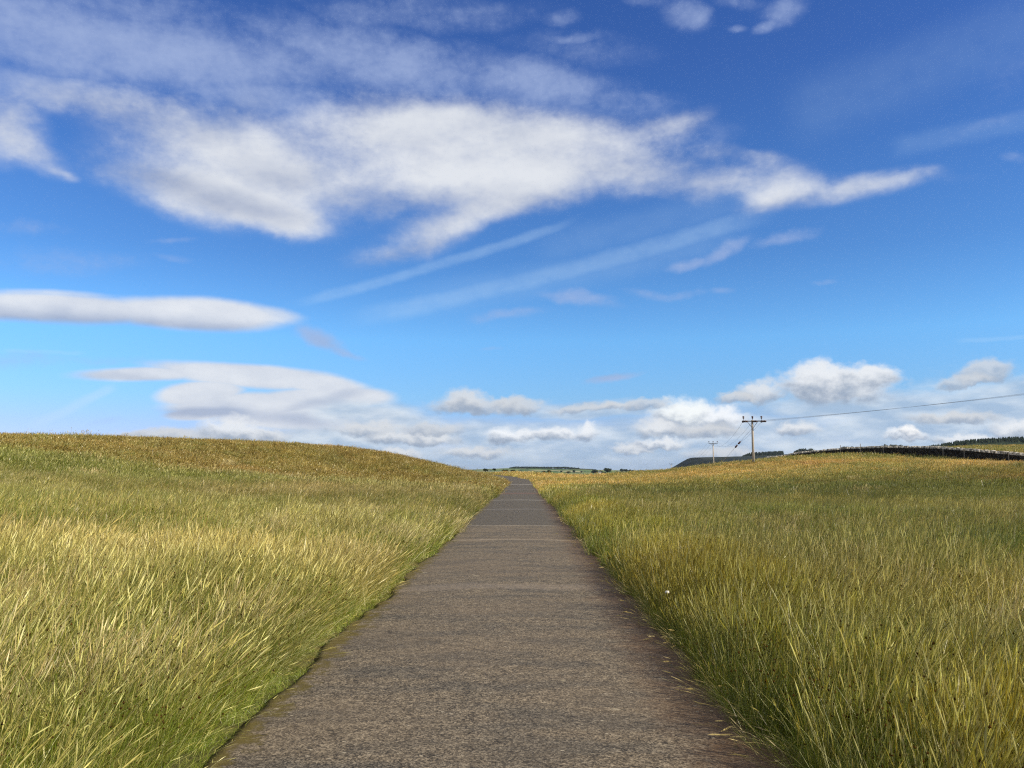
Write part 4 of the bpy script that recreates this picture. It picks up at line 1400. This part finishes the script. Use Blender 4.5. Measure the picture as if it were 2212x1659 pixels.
def tree(name, u, vb, vt, wpx, Y, label, group, cat, trunk=True):
    b_ = P(u, vb, Y); t_ = P(u, vt, Y)
    h = t_.z - b_.z; w = wpx / F * Y / 2
    root = empty(name, b_); tag(root, label, cat, group)
    mb = MB(); leafcrown(mb, (0, 0, h * .58), w, w, h * .47, 260, max(w, h * .5) * .17)
    mb.build('crown', m_leaf, root)
    mb = MB(); mb.tube([(0, 0, -1.5), (0, 0, h * .3), (w * .1, 0, h * .6)], [w * .10, w * .08, w * .04], 6)
    mb.tube([(0, 0, h * .28), (w * .45, 0, h * .6)], [w * .06, w * .02], 5); mb.tube([(0, 0, h * .33), (-w * .45, 0, h * .62)], [w * .06, w * .02], 5)
    mb.build('trunk' if trunk else 'stems', m_bark, root)


G = 'scattered trees on the distant farmland'
tree('broadleaf_tree', 1313, 1021, 1011.5, 19, 1500, 'large round dark tree right of the white farmhouse', G, 'tree')
tree('broadleaf_tree', 1284, 1025, 1014, 15, 1480, 'dark tree close against the left side of the white farmhouse', G, 'tree')
tree('broadleaf_tree', 1299, 1026, 1015.5, 12, 1560, 'dark tree standing directly behind the white farmhouse', G, 'tree')
tree('broadleaf_tree', 1306, 1025.5, 1019, 7, 1380, 'small dark tree just right of the white farmhouse', G, 'tree')
tree('broadleaf_tree', 1240, 1022, 1015.5, 8, 1600, 'mid sized tree alone in a pale field below the plantation end', G, 'tree')
tree('broadleaf_tree', 1256, 1021.5, 1017, 6, 1600, 'small round tree left of the farmhouse trees in a pale field', G, 'tree')
tree('broadleaf_tree', 1228, 1022.5, 1018.5, 12, 1500, 'low wide tree at the field edge below the plantation', G, 'tree')
tree('broadleaf_tree', 1213, 1020.5, 1016.5, 6, 1700, 'small tree below the step in the plantation', G, 'tree')
tree('broadleaf_tree', 1332, 1025, 1018, 8, 1500, 'single tree at the right end of the pale field by the farmhouse', G, 'tree')
for i, (u, w) in enumerate([(1343, 12), (1352, 11), (1361, 9), (1368, 7)]):
    tree('broadleaf_tree', u, 1019.5, 1012.8 + i * .7, w, 1900, ['first and tallest tree of the row right of the farmhouse', 'second tree of the row right of the farmhouse', 'third tree of the row right of the farmhouse', 'last and lowest tree of the row right of the farmhouse'][i], G, 'tree')
for i, (u, w) in enumerate([(1384, 12), (1393, 10), (1402, 10), (1414, 10)]):
    tree('broadleaf_tree', u, 1022, 1015.6 + i * .5, w, 1700, ['left tree of the low row near the foot of the scarp', 'second tree of the low row near the foot of the scarp', 'third tree of the low row near the foot of the scarp', 'dark tree nearest the foot of the scarp at the grass brow'][i], G, 'tree')
GB = 'dark bushes on the skyline beyond the road'
for (u, vb, vt, w, Y, lab) in [(1049, 1017, 1012.6, 13, 300, 'low dark bush on the skyline left of the road end'), (1068, 1017, 1011.6, 9, 300, 'tallest dark bush on the skyline above the road end'),
                               (1092, 1017.5, 1014.4, 14, 320, 'flat bush on the skyline right above the bend'), (1108, 1018, 1014.8, 12, 320, 'flat dark bush at the left end of the plantation'),
                               (1175, 1020.5, 1017, 7, 300, 'smaller of two bushes on the grass brow right of the road'), (1187, 1020.5, 1016, 11, 300, 'larger of two bushes on the grass brow right of the road')]:
    tree('bush', u, vb + 1.5, vt, w, Y, lab, GB, 'bush', False)

# farmhouse
m_lime, t, b = material('white_render', 0.8, 0.2)
t.l.new(t.mix(t.noise(pos(t), 1, 3), (0.74, 0.73, 0.70), (0.82, 0.81, 0.78)), b.inputs['Base Color'])
m_slate, t, b = material('slate_roof', 0.7, 0.3)
t.l.new(t.mix(t.noise(pos(t), 2, 3), (0.10, 0.10, 0.11), (0.18, 0.18, 0.19)), b.inputs['Base Color'])
m_glass, t, b = material('dark_window', 0.2, 0.5)
t.l.new(t.mix(t.noise(pos(t), 1, 1), (0.02, 0.025, 0.03), (0.04, 0.045, 0.05)), b.inputs['Base Color'])
fp = P(1295.5, 1024, 1340)
fh = empty('farmhouse', fp); tag(fh, 'tiny white farmhouse among dark trees on the distant farmland', 'house')
mb = MB(); mb.box((0, 0, 1.0), (4.6, 3, 4.0)); mb.build('wall', m_lime, fh)
mb = MB(); mb.add([(-2.5, -1.7, 3.0), (2.5, -1.7, 3.0), (2.5, 1.7, 3.0), (-2.5, 1.7, 3.0), (-2.5, 0, 4.1), (2.5, 0, 4.1)], [(0, 1, 5, 4), (2, 3, 4, 5), (0, 4, 3), (1, 2, 5), (0, 3, 2, 1)])
mb.build('roof', m_slate, fh)
for q in (-1.4, 0, 1.4):
    mb = MB(); mb.box((q, -1.502, 2.1), (.6, .02, .8)); mb.build('window', m_glass, fh)

# ---------------------------------------------------------------- white tuft of wool caught in the grass
m_wool, t, b = material('white_wool', 0.9, 0.1)
t.l.new(t.mix(t.noise(pos(t), 60, 3), (0.72, 0.70, 0.66), (0.86, 0.85, 0.82)), b.inputs['Base Color'])
wp_ = P(1441, 1279, 8.5)
bm = bmesh.new(); bmesh.ops.create_icosphere(bm, subdivisions=3, radius=.016)
for v in bm.verts:
    v.co.x *= 1.35; v.co *= 1 + .45 * (float(vnoise(v.co.x * 50 + 7, v.co.y * 50 + v.co.z * 31, 1.0, 5)) - .5)
me = bpy.data.meshes.new('wool_tuft'); bm.to_mesh(me); bm.free(); me.materials.append(m_wool)
o = bpy.data.objects.new('wool_tuft', me); COL.objects.link(o); o.location = wp_
tag(o, 'small white tuft caught on the grass beside the right edge of the road', 'tuft')

# ---------------------------------------------------------------- @HAZE the air over the valley
me = bpy.data.meshes.new('haze')
bm = bmesh.new(); bmesh.ops.create_cube(bm, size=1.0)
for v in bm.verts:
    v.co = Vector((v.co.x * 19000, 7000 + v.co.y * 15000, 20 + v.co.z * 104))
bm.to_mesh(me); bm.free()
m = bpy.data.materials.new('valley_air'); m.use_nodes = True
t = NT(m.node_tree)
m.node_tree.nodes.remove(m.node_tree.nodes['Principled BSDF'])
pv = t.node('ShaderNodeVolumePrincipled')
pv.inputs['Color'].default_value = (0.60, 0.76, 1.0, 1)
pv.inputs['Density'].default_value = 0.000032
pv.inputs['Anisotropy'].default_value = 0.2
t.l.new(pv.outputs[0], m.node_tree.nodes['Material Output'].inputs['Volume'])
me.materials.append(m)
o = bpy.data.objects.new('haze', me); COL.objects.link(o); tag(o, kind='stuff')
